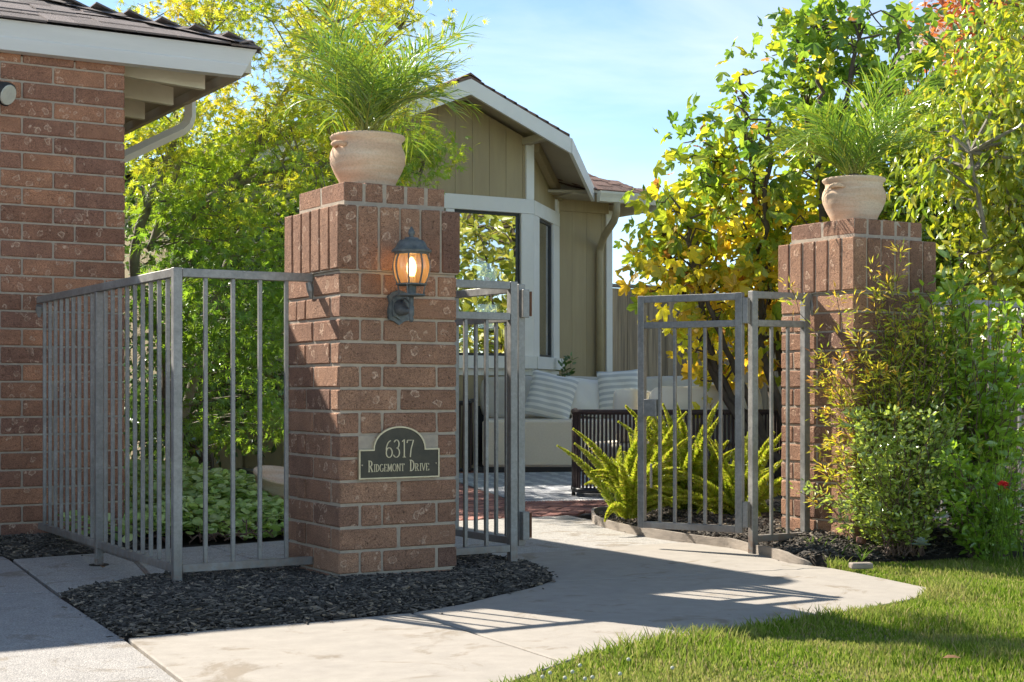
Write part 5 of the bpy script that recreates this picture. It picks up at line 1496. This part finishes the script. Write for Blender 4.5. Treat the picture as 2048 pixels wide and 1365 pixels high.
MB().lathe([(.0001, 0), (.09, 0), (.15, .06), (.17, .12), (.18, .125), (.18, .14), (.165, .14), (.14, .07), (.0001, .03)], 32).build('body', 'terracotta', bw_, True)
bw_.rotation_euler = (.25, .1, 0)
px_, py_ = gp(455, 905)
sp = thing('path_light', 'small dark path light in front of the border rocks', 'path light', (px_, py_, 0))
MB().tube([(0, 0, 0), (0, 0, .13)], .02, 8).build('stake', 'frame_black', sp)
MB().lathe([(.0001, .28), (.05, .27), (.075, .14), (.05, .12), (.0001, .12)], 14).build('shade', 'frame_black', sp)
def rosette(x, y, z, r_, label, rows_=4):
    t = thing('succulent', label, 'succulent', (x, y, z))
    V, F = LEAF_SMALL
    mb = MB()
    for q in range(rows_):
        kk = 9 - q
        for j in range(kk):
            a = 2 * math.pi * (j + q * .5) / kk; el = .25 + q * .36
            L_ = r_ * (1 - q * .17)
            R_ = np.array(rotz(np.array(a))) @ np.array([[1, 0, 0], [0, math.cos(el), -math.sin(el)], [0, math.sin(el), math.cos(el)]])
            mb.add((np.array(V) * np.array([L_ * 1.2, L_, L_])) @ R_.T + [0, 0, .01 + q * .006], F)
    mb.build('leaves', 'succulent', t)
for (px, py, r_, lab) in [(1703, 1054, .055, 'grey-green succulent rosette closest to the pillar foot'), (1762, 1062, .05, 'blue-grey succulent rosette under the shrub beside the pillar'), (1802, 1083, .06, 'large pale succulent rosette under the middle of the shrub'), (1842, 1095, .05, 'small blue succulent rosette at the lawn edge below the shrub'), (1565, 1028, .05, 'pinkish succulent rosette at the foot of the fixed gate panel'), (1592, 1024, .05, 'dried pink succulent rosette touching the brick pillar')]:
    x, y = gp(px, py, .09); rosette(x, y, .085, r_, lab)

# ================================================================== PLANTS
def leaf_thing(t, name, tmpl, loc, B, size, mat, hue, kind='stuff'):
    o = link(name, scatter(name, tmpl, loc, B, size, mat, np.clip(hue, 0, 1)), t)
    if kind: tag(o, kind=kind)
    return o

# ---- Japanese maple behind the railing
mp_ = thing('maple_tree', 'Japanese maple with green to golden leaves behind the railing', 'tree')
MS = 1.30
base = at(345, 905, 9.6 * MS); base[2] = 0
MD = 9.5
def mpt(px, py, D=MD): return at(px, py, D * MS)
stems = [
    stem_pts([base, mpt(330, 700, 9.5), mpt(270, 560, 9.35), mpt(285, 440, 9.3), mpt(330, 330, 9.3), mpt(380, 200, 9.3), mpt(420, 60, 9.4)], 42, .02),
    stem_pts([mpt(300, 500, 9.35), mpt(345, 360, 9.5), mpt(365, 290, 9.5), mpt(330, 180, 9.6)], 18, .02),
    stem_pts([base + [.05, .05, 0], mpt(350, 720, 9.6), mpt(355, 500, 9.6), mpt(400, 410, 9.5), mpt(470, 360, 9.45), mpt(520, 280, 9.4), mpt(600, 130, 9.4), mpt(660, 20, 9.5)], 42, .02),
    stem_pts([mpt(440, 385, 9.5), mpt(540, 345, 9.3), mpt(640, 330, 9.2), mpt(760, 300, 9.3), mpt(850, 320, 9.4)], 24, .02),
    stem_pts([mpt(520, 280, 9.4), mpt(600, 240, 9.7), mpt(700, 150, 9.9), mpt(800, 60, 10)], 24, .02),
    stem_pts([base + [-.03, .08, 0], mpt(420, 640, 9.9), mpt(470, 480, 10.1), mpt(520, 420, 10.2), mpt(610, 220, 10.2), mpt(720, 40, 10.2)], 36, .02)]
tr = MB()
for s_, r0, r1 in zip(stems, (.062, .035, .060, .030, .024, .045), (.012, .010, .012, .008, .008, .010)): tr.tube(s_, np.linspace(r0, r1, len(s_)), 9)
cen = mpt(560, 280, 9.6)
def mk(px, py, D, rx, rz, w_, ry=.75): p = at(px, py, D * MS); return (p[0], p[1], p[2], rx * MS, ry * MS, rz * MS, w_)
def keep_m(P):
    return (P[:, 2] > .25) & ~((P[:, 0] < .42) & ((P[:, 2] > 2.3) | (P[:, 1] < 3.3)))
C1 = crown_points([mk(430, 150, 9.4, .75, .75, 3), mk(600, 130, 9.5, .75, .85, 4), mk(720, 130, 9.6, .6, .7, 2.2), mk(560, 350, 9.4, .85, .6, 3.2), mk(730, 330, 9.4, .5, .4, 1.1, .5), mk(820, 40, 9.8, .28, .35, .55, .4), mk(430, 330, 9.5, .55, .45, 1.2), mk(300, 330, 9.7, .3, .5, .5), mk(860, 310, 9.2, .2, .12, .3, .25)], 470, .45, keep_m)
C2 = crown_points([mk(420, 620, 9.1, .5, .5, 3, .5), mk(520, 640, 9.4, .45, .5, 2.2, .5), mk(330, 560, 9.2, .3, .4, .7, .4), mk(520, 840, 9.3, .35, .2, .7, .3), mk(400, 830, 9.0, .3, .2, .5, .3)], 170, .3, keep_m)
branches(tr, stems, C1, .003, .009, 2); branches(tr, stems, C2, .003, .008, 2)
tr.build('trunk', 'bark_grey', mp_, True)
P, B = leaves_at(C1, 24, (.115, .115, .055), cen, .9, .45)
D_ = (P[:, :2] - np.array(CAM[:2])) @ CV
pyy = H_PX - F_PX * (P[:, 2] - CAM[2]) / D_
hue = .27 + .27 * np.clip((460 - pyy) / 260, -0.7, 1) + RNG.normal(size=len(P)) * .10 + .10 * np.sin(P[:, 0] * 5) * np.cos(P[:, 2] * 6)
leaf_thing(mp_, 'crown', MAPLE, P, B, RNG.uniform(.052, .084, len(P)), 'maple_leaf', hue)
P, B = leaves_at(C2, 17, (.10, .10, .06), cen, .8, .6)
leaf_thing(mp_, 'crown', MAPLE, P, B, RNG.uniform(.056, .088, len(P)), 'maple_leaf', .12 + RNG.normal(size=len(P)) * .07)

# ---- dark evergreen behind the maple
def bush(name, label, cat, ells, N, per, spread, tmpl, size, mat, hue0, hues, base_pt, bark='bark_dark', shell=.4, up=.5, droop=.2, every=3, keep=None, group=None, nst=3, leafname='foliage', rj=.008):
    t = thing(name, label, cat, group=group)
    C = crown_points(ells, N, shell, keep)
    cen_ = np.array([np.average([e[i] for e in ells], weights=[e[6] for e in ells]) for i in range(3)])
    b0 = np.array(base_pt, float); sts = []; mb = MB()
    for q in range(nst):
        tgt = C[RNG.integers(len(C))] if nst > 1 else cen_ + [0, 0, ells[0][5] * .6]
        mid = (b0 + tgt) / 2 + RNG.normal(size=3) * .08
        s_ = stem_pts([b0 + RNG.normal(size=3) * np.array([.04, .04, 0]), mid, tgt], 14, .02); sts.append(s_)
        mb.tube(s_, np.linspace(rj * 2.6, rj * .7, len(s_)), 6)
    branches(mb, sts, C, .0022, rj, every)
    mb.build('trunk' if cat == 'tree' else 'stems', bark, t)
    P, B = leaves_at(C, per, spread, cen_, up, droop)
    hue = hue0 + RNG.normal(size=len(P)) * hues
    if callable(hue0): pass
    leaf_thing(t, 'crown' if cat == 'tree' else leafname, tmpl, P, B, RNG.uniform(size[0], size[1], len(P)), mat, hue)
    return t
def E_(px, py, D, rx, ry, rz, w_=1.0): p = at(px, py, D); return (p[0], p[1], p[2], rx, ry, rz, w_)
def gpt(px, py, z=0.0): x, y = gp(px, py, z); return (x, y, z)
p0 = at(420, 900, 14.0)
bush('evergreen_shrub', 'dark glossy evergreen shrub in the shade behind the maple trunks', 'shrub', [E_(330, 560, 14.2, 0.94, 0.77, 1.64, 3), E_(520, 600, 14.3, 0.82, 0.66, 1.17, 2.2), E_(610, 520, 14.6, 0.70, 0.55, 1.17, 1.5), E_(300, 330, 14.2, 0.70, 0.66, 0.94, 1.2), E_(300, 850, 13.4, .45, .35, .35, 1.2), E_(310, 780, 14.6, 0.70, 0.44, 0.53, 1.6), E_(440, 800, 14.8, 0.70, 0.44, 0.47, 1.3)], 420, 18, .14, LEAF_OVAL, (.07, .11), 'dark_leaf', .45, .25, (p0[0], p0[1], 0), every=5, nst=4, rj=.014)

# ---- fig tree with big lobed leaves
fg = thing('fig_tree', 'fig tree with large green and yellow lobed leaves behind the gate', 'tree')
fb_ = at(1600, 1000, 10.9); fb_[2] = 0
FD = 10.9
fst = []
for tgt, w_ in [((1540, 240), .035), ((1640, 130), .035), ((1720, 40), .03), ((1800, 60), .03), ((1440, 330), .03), ((1370, 430), .025), ((1830, 220), .03), ((1480, 150), .028), ((1590, 60), .028), ((1400, 560), .025), ((1700, 300), .03), ((1330, 470), .02), ((1560, 420), .03)]:
    e_ = at(tgt[0], tgt[1], FD + random.uniform(-.7, .6)); m_ = (fb_ * .55 + e_ * .45) + RNG.normal(size=3) * .1; m_[2] = e_[2] * .42
    fst.append(stem_pts([fb_ + RNG.normal(size=3) * np.array([.08, .08, 0]), m_, e_ * .8 + m_ * .2 + [0, 0, -.05], e_], 24, .03))
ft = MB()
for s_ in fst: ft.tube(s_, np.linspace(.036, .008, len(s_)), 7)
CF = crown_points([E_(1580, 330, FD, .85, .75, .75, 4), E_(1440, 500, FD, .65, .6, .62, 3.2), E_(1720, 230, FD, .6, .6, .62, 2.6), E_(1600, 560, FD, .75, .5, .55, 2.6), E_(1345, 520, FD, .34, .35, .16, .7), E_(1480, 680, FD, .45, .4, .30, 1.2), E_(1590, 110, FD, .33, .4, .28, .7), E_(1700, 70, FD, .38, .4, .26, .8), E_(1420, 330, FD, .28, .3, .3, .7), E_(1840, 140, FD, .24, .3, .35, .55), E_(1840, 380, FD, .4, .5, .5, 1.2)], 330, .45)
branches(ft, fst, CF, .004, .009, 1, 5)
ft.build('trunk', 'bark_dark', fg, True)
fcen = at(1590, 420, FD)
P, B = leaves_at(CF, 9, .12, fcen, .25, .6)
tips = np.array([s_[-1] for s_ in fst])
P2, B2 = leaves_at(tips, 7, .07, fcen, .5, .1)
P = np.vstack([P, P2]); B = np.concatenate([B, B2])
D_ = (P[:, :2] - np.array(CAM[:2])) @ CV; pyy = H_PX - F_PX * (P[:, 2] - CAM[2]) / D_
hue = np.clip(.37 + .29 * np.clip((pyy - 330) / 230, -.5, 1) + RNG.normal(size=len(P)) * .20, 0, .97)
hue = np.where(RNG.random(len(P)) < .025, 1.0, np.minimum(hue, .9))
size = RNG.uniform(.05, .112, len(P))
order = np.argsort(D_)
near, rest_ = order[:300], order[300:]
lv_m = {}
for i in near:
    hk = round(float(hue[i]) * 10) / 10; vi = random.randrange(3)
    if (hk, vi) not in lv_m:
        tv, tf = FIGS[vi]
        lv_m[(hk, vi)] = np_mesh('leaf', np.array(tv), [np.array(tf)], 'fig_leaf', np.full(len(tv), hk))
    o = link('leaf', lv_m[(hk, vi)], fg)
    M_ = Matrix([list(B[i][0]) + [P[i][0]], list(B[i][1]) + [P[i][1]], list(B[i][2]) + [P[i][2]], [0, 0, 0, 1]])
    o.matrix_world = M_ @ Matrix.Scale(size[i], 4)
leaf_thing(fg, 'crown', FIGS[1], P[rest_], B[rest_], size[rest_], 'fig_leaf', hue[rest_])

# ---- trees and bushes on the right
rb = at(2040, 1000, 9.3)
bush('camphor_tree', 'leafy tree with drooping yellow-green leaves overhanging the picture corner', 'tree', [E_(2060, 170, 9.0, .5, .6, .6, 2.6), E_(2120, 250, 9.2, .8, .8, .9, 3), E_(1920, 300, 9.1, .42, .5, .42, 1.5), E_(2075, 20, 9.0, .35, .5, .4, .8), E_(2030, 330, 9.0, .5, .5, .4, 1.8)], 380, 16, (.10, .10, .10), LEAF_DROOP, (.050, .085), 'privet_leaf', .55, .22, (rb[0] + .3, rb[1], 0), 'bark_grey', .3, .5, .9, 3, nst=5, rj=.012)
hb_ = at(1880, 950, 10.2)
bush('hedge_shrub', 'tall yellow-green hedge shrub behind the potted palm and pillar', 'shrub', [E_(1830, 430, 10.2, .45, .45, .5, 2), E_(1930, 400, 10.2, .5, .5, .6, 2.2), E_(1880, 560, 10.4, .55, .4, .45, 1.6), E_(2020, 520, 10.3, .5, .5, .7, 1.8)], 360, 18, .09, LEAF_OVAL, (.045, .075), 'hedge_leaf', .68, .25, (hb_[0], hb_[1], 0), 'bark_dark', .4, .5, .3, 3, nst=5, rj=.010)
hb2 = at(1960, 900, 11.6)
bush('dark_hedge', 'dark dense hedge filling the shade behind the railing', 'hedge', [E_(1850, 620, 11.6, .7, .5, .9, 2), E_(2020, 560, 11.6, .7, .5, 1.2, 2.4), E_(2200, 500, 11.6, .8, .6, 1.3, 2), E_(1990, 250, 11.8, .8, .6, .9, 2)], 300, 18, .15, LEAF_OVAL, (.07, .11), 'hedge_leaf', .18, .14, (hb2[0], hb2[1], 0), 'bark_dark', .3, .5, .2, 4, nst=6, rj=.014)
lb = at(2010, 950, 8.9)
lt_ = bush('lemon_tree', 'lemon bush with bright yellow-green leaves behind the low railing', 'tree', [E_(2010, 500, 8.9, .26, .35, .30, 1.4), E_(2030, 640, 8.9, .35, .4, .35, 2), E_(1930, 690, 8.9, .35, .3, .28, 1.5), E_(2080, 560, 8.9, .4, .4, .5, 1.5)], 190, 14, .08, LEAF_OVAL, (.05, .085), 'lemon_leaf', .55, .22, (lb[0], lb[1], 0), 'bark_dark', .2, .6, .3, 2, nst=4)
for (px, py) in [(1990, 535), (2012, 545), (1997, 528), (2043, 555), (2038, 520), (1972, 488)]:
    p = at(px, py, 8.45 + random.uniform(0, .1)); MB().sphere(tuple(p), .023, 12, 8, (1, 1, 1.15)).build('lemon', 'lemon', lt_, True)
rt = at(1960, 700, 20)
bush('red_tree', 'tree with rusty red autumn leaves against the neighbour roof', 'tree', [E_(1960, 40, 20, .9, .8, .7, 3), E_(1900, 280, 20, .6, .6, .75, 2), E_(2030, 180, 20.5, .9, .8, 1.0, 2)], 260, 20, .17, LEAF_SMALL, (.08, .13), 'red_leaf', .5, .3, (rt[0], rt[1], 0), 'bark_dark', .2, .5, .3, 4, nst=5, rj=.02)
# trees of the front garden that the bay window mirrors
for (x, y, s_, hh, lab) in [(9.2, 1.4, 1.3, .6, 'yellow-green garden tree mirrored in the bay window, by the board fence'), (11.2, -1.6, 1.7, .45, 'tall garden tree mirrored in the bay window, far down the lawn')]:
    bush('garden_tree', lab, 'tree', [(x, y, 2.6 * s_ * .8, 1.2 * s_, 1.2 * s_, 1.3 * s_, 2), (x + .6, y - .3, 1.5, 1.1 * s_, 1.0, 1.0, 1)], 220, 14, .2, LEAF_OVAL, (.12, .2), 'lemon_leaf', hh, .25, (x, y, 0), 'bark_dark', .2, .5, .3, 4, nst=5, rj=.02)

# ---- shrubs in front of the pillar
def leafy_stems(t, stems_, per, tmpl, size, mat, huef, name='foliage', spread=.03, up=.5, start=.2, r_=.0035, bark='twig_red'):
    mb = MB(); LP, LB, LH = [], [], []
    for s_ in stems_:
        mb.tube(s_, np.linspace(r_, r_ * .4, len(s_)), 5)
        k0 = int(start * len(s_))
        idx = RNG.integers(k0, len(s_), per); f = RNG.random(per)[:, None]
        nx = np.minimum(idx + 1, len(s_) - 1)
        Q_ = s_[idx] * (1 - f) + s_[nx] * f
        dr = unit(s_[nx] - s_[np.maximum(idx - 1, 0)] + 1e-6)
        o_ = unit(RNG.normal(size=(per, 3)) * np.array([1, 1, .5]) + dr * .7)
        LP.append(Q_ + o_ * RNG.uniform(0, spread, per)[:, None]); LB.append(basis(o_, unit(RNG.normal(size=(per, 3)) * .5 + [0, 0, up]))); LH.append(huef(Q_, (idx / len(s_))))
    mb.build('stems', bark, t)
    LP = np.vstack(LP); LB = np.concatenate(LB); LH = np.concatenate(LH)
    return leaf_thing(t, name, tmpl, LP, LB, RNG.uniform(size[0], size[1], len(LP)), mat, LH + RNG.normal(size=len(LP)) * .12)
def spray(base_px, D, targets, k=14, wob=.03):
    out = []
    for (tx, ty) in targets:
        b = at(base_px + random.uniform(-40, 40), 1075, D + random.uniform(-.1, .1)); b[2] = .03
        e_ = at(tx, ty, D + random.uniform(-.22, .22)); m_ = b * .5 + e_ * .5; m_[:2] = b[:2] * .65 + e_[:2] * .35
        out.append(stem_pts([b, m_, e_], k, wob))
    return out
RR = random.Random(5)
nd = thing('nandina_shrub', 'nandina shrub with orange tipped leaves in front of the brick pillar', 'shrub')
tg = [(RR.gauss(1785, 65), RR.uniform(560, 900)) for _ in range(90)] + [(RR.uniform(1640, 1710), RR.uniform(730, 980)) for _ in range(26)] + [(RR.uniform(1740, 1960), RR.uniform(560, 900)) for _ in range(40)] + [(1745, 540), (1800, 505), (1830, 560), (1700, 690), (1650, 760), (1640, 900), (1630, 1000)]
leafy_stems(nd, spray(1790, 7.35, tg), 85, LEAF_NARROW, (.026, .05), 'nandina_leaf', lambda Q_, f: .33 + .36 * np.clip(f - .6, 0, 1) * 1.5 + .26 * np.clip((2.80 - Q_[:, 0]) / .4, -.5, 1) * np.clip(f - .2, 0, 1), spread=.055, start=.35)
rs = thing('small_leaf_shrub', 'bushy grey-green small-leaved shrub low in front of the nandina', 'shrub')
tg = [(RR.uniform(1690, 1930), RR.uniform(820, 1060)) for _ in range(120)] + [(1600, 985), (1625, 975), (1660, 1000), (1680, 1040)]
leafy_stems(rs, spray(1810, 7.05, tg, 12), 62, LEAF_SMALL, (.018, .034), 'shrub_leaf', lambda Q_, f: .55 + 0 * f, spread=.05, start=.25)
bs_ = thing('broadleaf_shrub', 'upright broad-leaved green shrub growing up against the low railing', 'shrub')
tg = [(RR.uniform(1840, 2070), RR.uniform(560, 900)) for _ in range(85)] + [(1830, 500), (1900, 520), (1890, 560), (1940, 600)]
leafy_stems(bs_, spray(1950, 7.35, tg), 34, LEAF_OVAL, (.040, .072), 'broad_leaf', lambda Q_, f: .35 + .4 * f, spread=.03, start=.25)
lw = thing('leafy_perennial', 'low leafy green perennial at the lawn edge beside the red flower', 'plant')
tg = [(RR.uniform(1880, 2060), RR.uniform(880, 1075)) for _ in range(60)]
leafy_stems(lw, spray(1970, 7.0, tg, 12), 36, LEAF_OVAL, (.028, .055), 'broad_leaf', lambda Q_, f: .3 + .3 * f, spread=.04, start=.15)
gr = thing('geranium_flower', 'bright red geranium flower head on a thin stem by the shrubs', 'flower')
gpnt = at(2006, 975, 6.7)
MB().tube([(gpnt[0] + .02, gpnt[1] + .03, .02), (gpnt[0], gpnt[1], gpnt[2] * .6), tuple(gpnt)], .0022, 5).build('stem', 'tall_grass', gr)
k = 34; dd_ = unit(RNG.normal(size=(k, 3)) + [0, 0, .5])
gr_p = scatter('petals', LEAF_SMALL, gpnt + dd_ * .013, basis(dd_, unit(RNG.normal(size=(k, 3)))), np.full(k, .019), 'petal_red', None)
link('petals', gr_p, gr)
# tall grass blades by the geranium
tgb = []
for i in range(26):
    b = at(1985 + RR.uniform(-15, 60), 1100, 6.75); b[2] = 0; e_ = at(1990 + RR.uniform(-60, 70), RR.uniform(850, 1010), 6.7)
    m_ = b * .4 + e_ * .6; m_[2] = e_[2] * .8; tgb.append(stem_pts([b, m_, e_], 8, .01))
tb = MB()
for s_ in tgb: tb.tube(s_, np.linspace(.0022, .0006, len(s_)), 3, False)
tag(tb.build('tall_grass', 'tall_grass'), 'thin tall grass stems around the red geranium', 'grass', kind='stuff')
# sapling by the far house wall
sg = thing('house_sapling', 'small leafy sapling against the tan house wall behind the pillows', 'plant')
ss = []
for i in range(6):
    b = at(1132, 800, 16.6); b[2] = .2; e_ = at(1132 + RR.uniform(-16, 18), 715 + RR.uniform(0, 35), 16.6); ss.append(stem_pts([b, b * .5 + e_ * .5, e_], 10, .01))
leafy_stems(sg, ss, 16, LEAF_SMALL, (.05, .08), 'dark_leaf', lambda Q_, f: .7 + 0 * f, spread=.04, start=.5)

# ---- foxtail ferns by the gate
def plume_mesh(L_, bend, seed, w_=.037):
    r = np.random.default_rng(seed); k = 14
    P = [np.zeros(3)]
    for i in range(k):
        a = math.pi / 2 - bend * ((i + .5) / k) ** 1.3
        P.append(P[-1] + np.array([0, math.cos(a), math.sin(a)]) * L_ / k)
    P = np.array(P); N = 1200
    s_ = r.uniform(.03, 1, N); i = np.minimum((s_ * k).astype(int), k - 1); f = (s_ * k - i)[:, None]
    Q_ = P[i] * (1 - f) + P[i + 1] * f; T_ = unit(P[i + 1] - P[i])
    o_ = unit(np.cross(T_, r.normal(size=(N, 3)))); d = unit(o_ + T_ * .75)
    wd = w_ * np.clip(np.minimum(s_ / .12, 1), .2, 1) * np.clip((1.02 - s_) / .55, .12, 1) ** .7
    B = basis(d, unit(r.normal(size=(N, 3))))
    me = scatter('plume', ([(-.09, 0, 0), (.09, 0, 0), (.07, .7, 0), (0, 1.15, 0), (-.07, .7, 0)], [(0, 1, 2, 3, 4)]), Q_, B, np.stack([np.full(N, .042), wd, wd], 1), 'fern_leaf', np.clip(r.normal(.5, .22, N) + .2 * s_, 0, 1))
    return me
PLUMES = [plume_mesh(L_, b_, i + 40) for i, (L_, b_) in enumerate([(.58, .45), (.54, .8), (.48, 1.2), (.62, .6), (.42, 1.6)])]
def foxtail(px, py, label, nP, seed, sc=1.0, z=.06):
    x, y = gp(px, py, z); t = thing('foxtail_fern', label, 'fern', (x, y, z), group='foxtail ferns by the open gate')
    r = random.Random(seed)
    for i in range(nP):
        tilt = r.choice((.05, .15, .3, .5, .7, .9, 1.1)); q = sc * r.uniform(.8, 1.12)
        o = link('plume', PLUMES[r.randrange(5)], t, (r.uniform(-.05, .05), r.uniform(-.05, .05), 0), (-tilt * r.uniform(.5, 1), r.uniform(-.12, .12), r.uniform(0, 6.283))); o.scale = (q, q, q)
foxtail(1262, 1040, 'foxtail fern nearest the brick patio, left of the open gate leaf', 42, 1, 1.0)
foxtail(1372, 1030, 'foxtail fern seen through the bars of the open gate leaf', 48, 2, 1.12)
foxtail(1480, 1040, 'foxtail fern behind the gate hinges beside the brick pillar', 34, 3, .95)

# ---- ground cover behind the railing
gc_poly = [(-.32, 1.78), (.2, 1.80), (.56, 1.9), (.85, 2.4), (1.12, 3.4), (1.25, 5.6), (.5, 5.9), (-.36, 5.0), (-.36, 2.2)]
edge2 = [(-.80, 1.72), (-.3, 1.72), (-.3, 2.1), (-.75, 2.1)]
def h_gc(P): return .05 + .22 * np.clip(edge_dist(P, gc_poly) / .5, 0, 1) ** .7 + .04 * np.sin(P[:, 0] * 7) * np.cos(P[:, 1] * 5)
G1 = sample_poly(gc_poly, 8200); dens = G1[:, 1] < 3.6
G1 = np.vstack([G1, sample_poly(gc_poly[:4] + [(1.0, 3.0), (-.34, 3.0)], 3800)])
z1 = h_gc(G1) * RNG.uniform(.55, 1.05, len(G1)); 
G2 = sample_poly(edge2, 90); z2 = RNG.uniform(.06, .17, len(G2))
L1 = np.vstack([np.c_[G1, z1], np.c_[G2, z2]]); k = len(L1)
an = RNG.uniform(0, 6.283, k); Bg = basis(np.stack([np.cos(an), np.sin(an), RNG.normal(size=k) * .25], 1), unit(np.array([0, -.25, 1.0]) + RNG.normal(size=(k, 3)) * .38))
o = link('ground_cover', scatter('ground_cover', LEAF_ROUND, L1, Bg, RNG.uniform(.035, .062, k), 'ground_leaf', np.clip(.5 + RNG.normal(size=k) * .28, 0, 1)))
tag(o, 'mounded ground cover of round pale green leaves behind the railing', 'ground cover', kind='stuff')
rn = MB()
for i in range(46):
    x = RR.uniform(-.32, .62); y = 1.76 + RR.uniform(-.03, .15) + .12 * max(0, x); a = RR.uniform(-1, 1)
    rn.tube([(x, y, .01), (x + .07 * a, y - .03, .05), (x + .14 * a, y + .02, .03), (x + .18 * a, y + .12, .10)], .004, 5, False)
tag(rn.build('runner_stems', 'twig_red'), 'tan creeping stems at the edge of the ground cover', 'stems', kind='stuff')
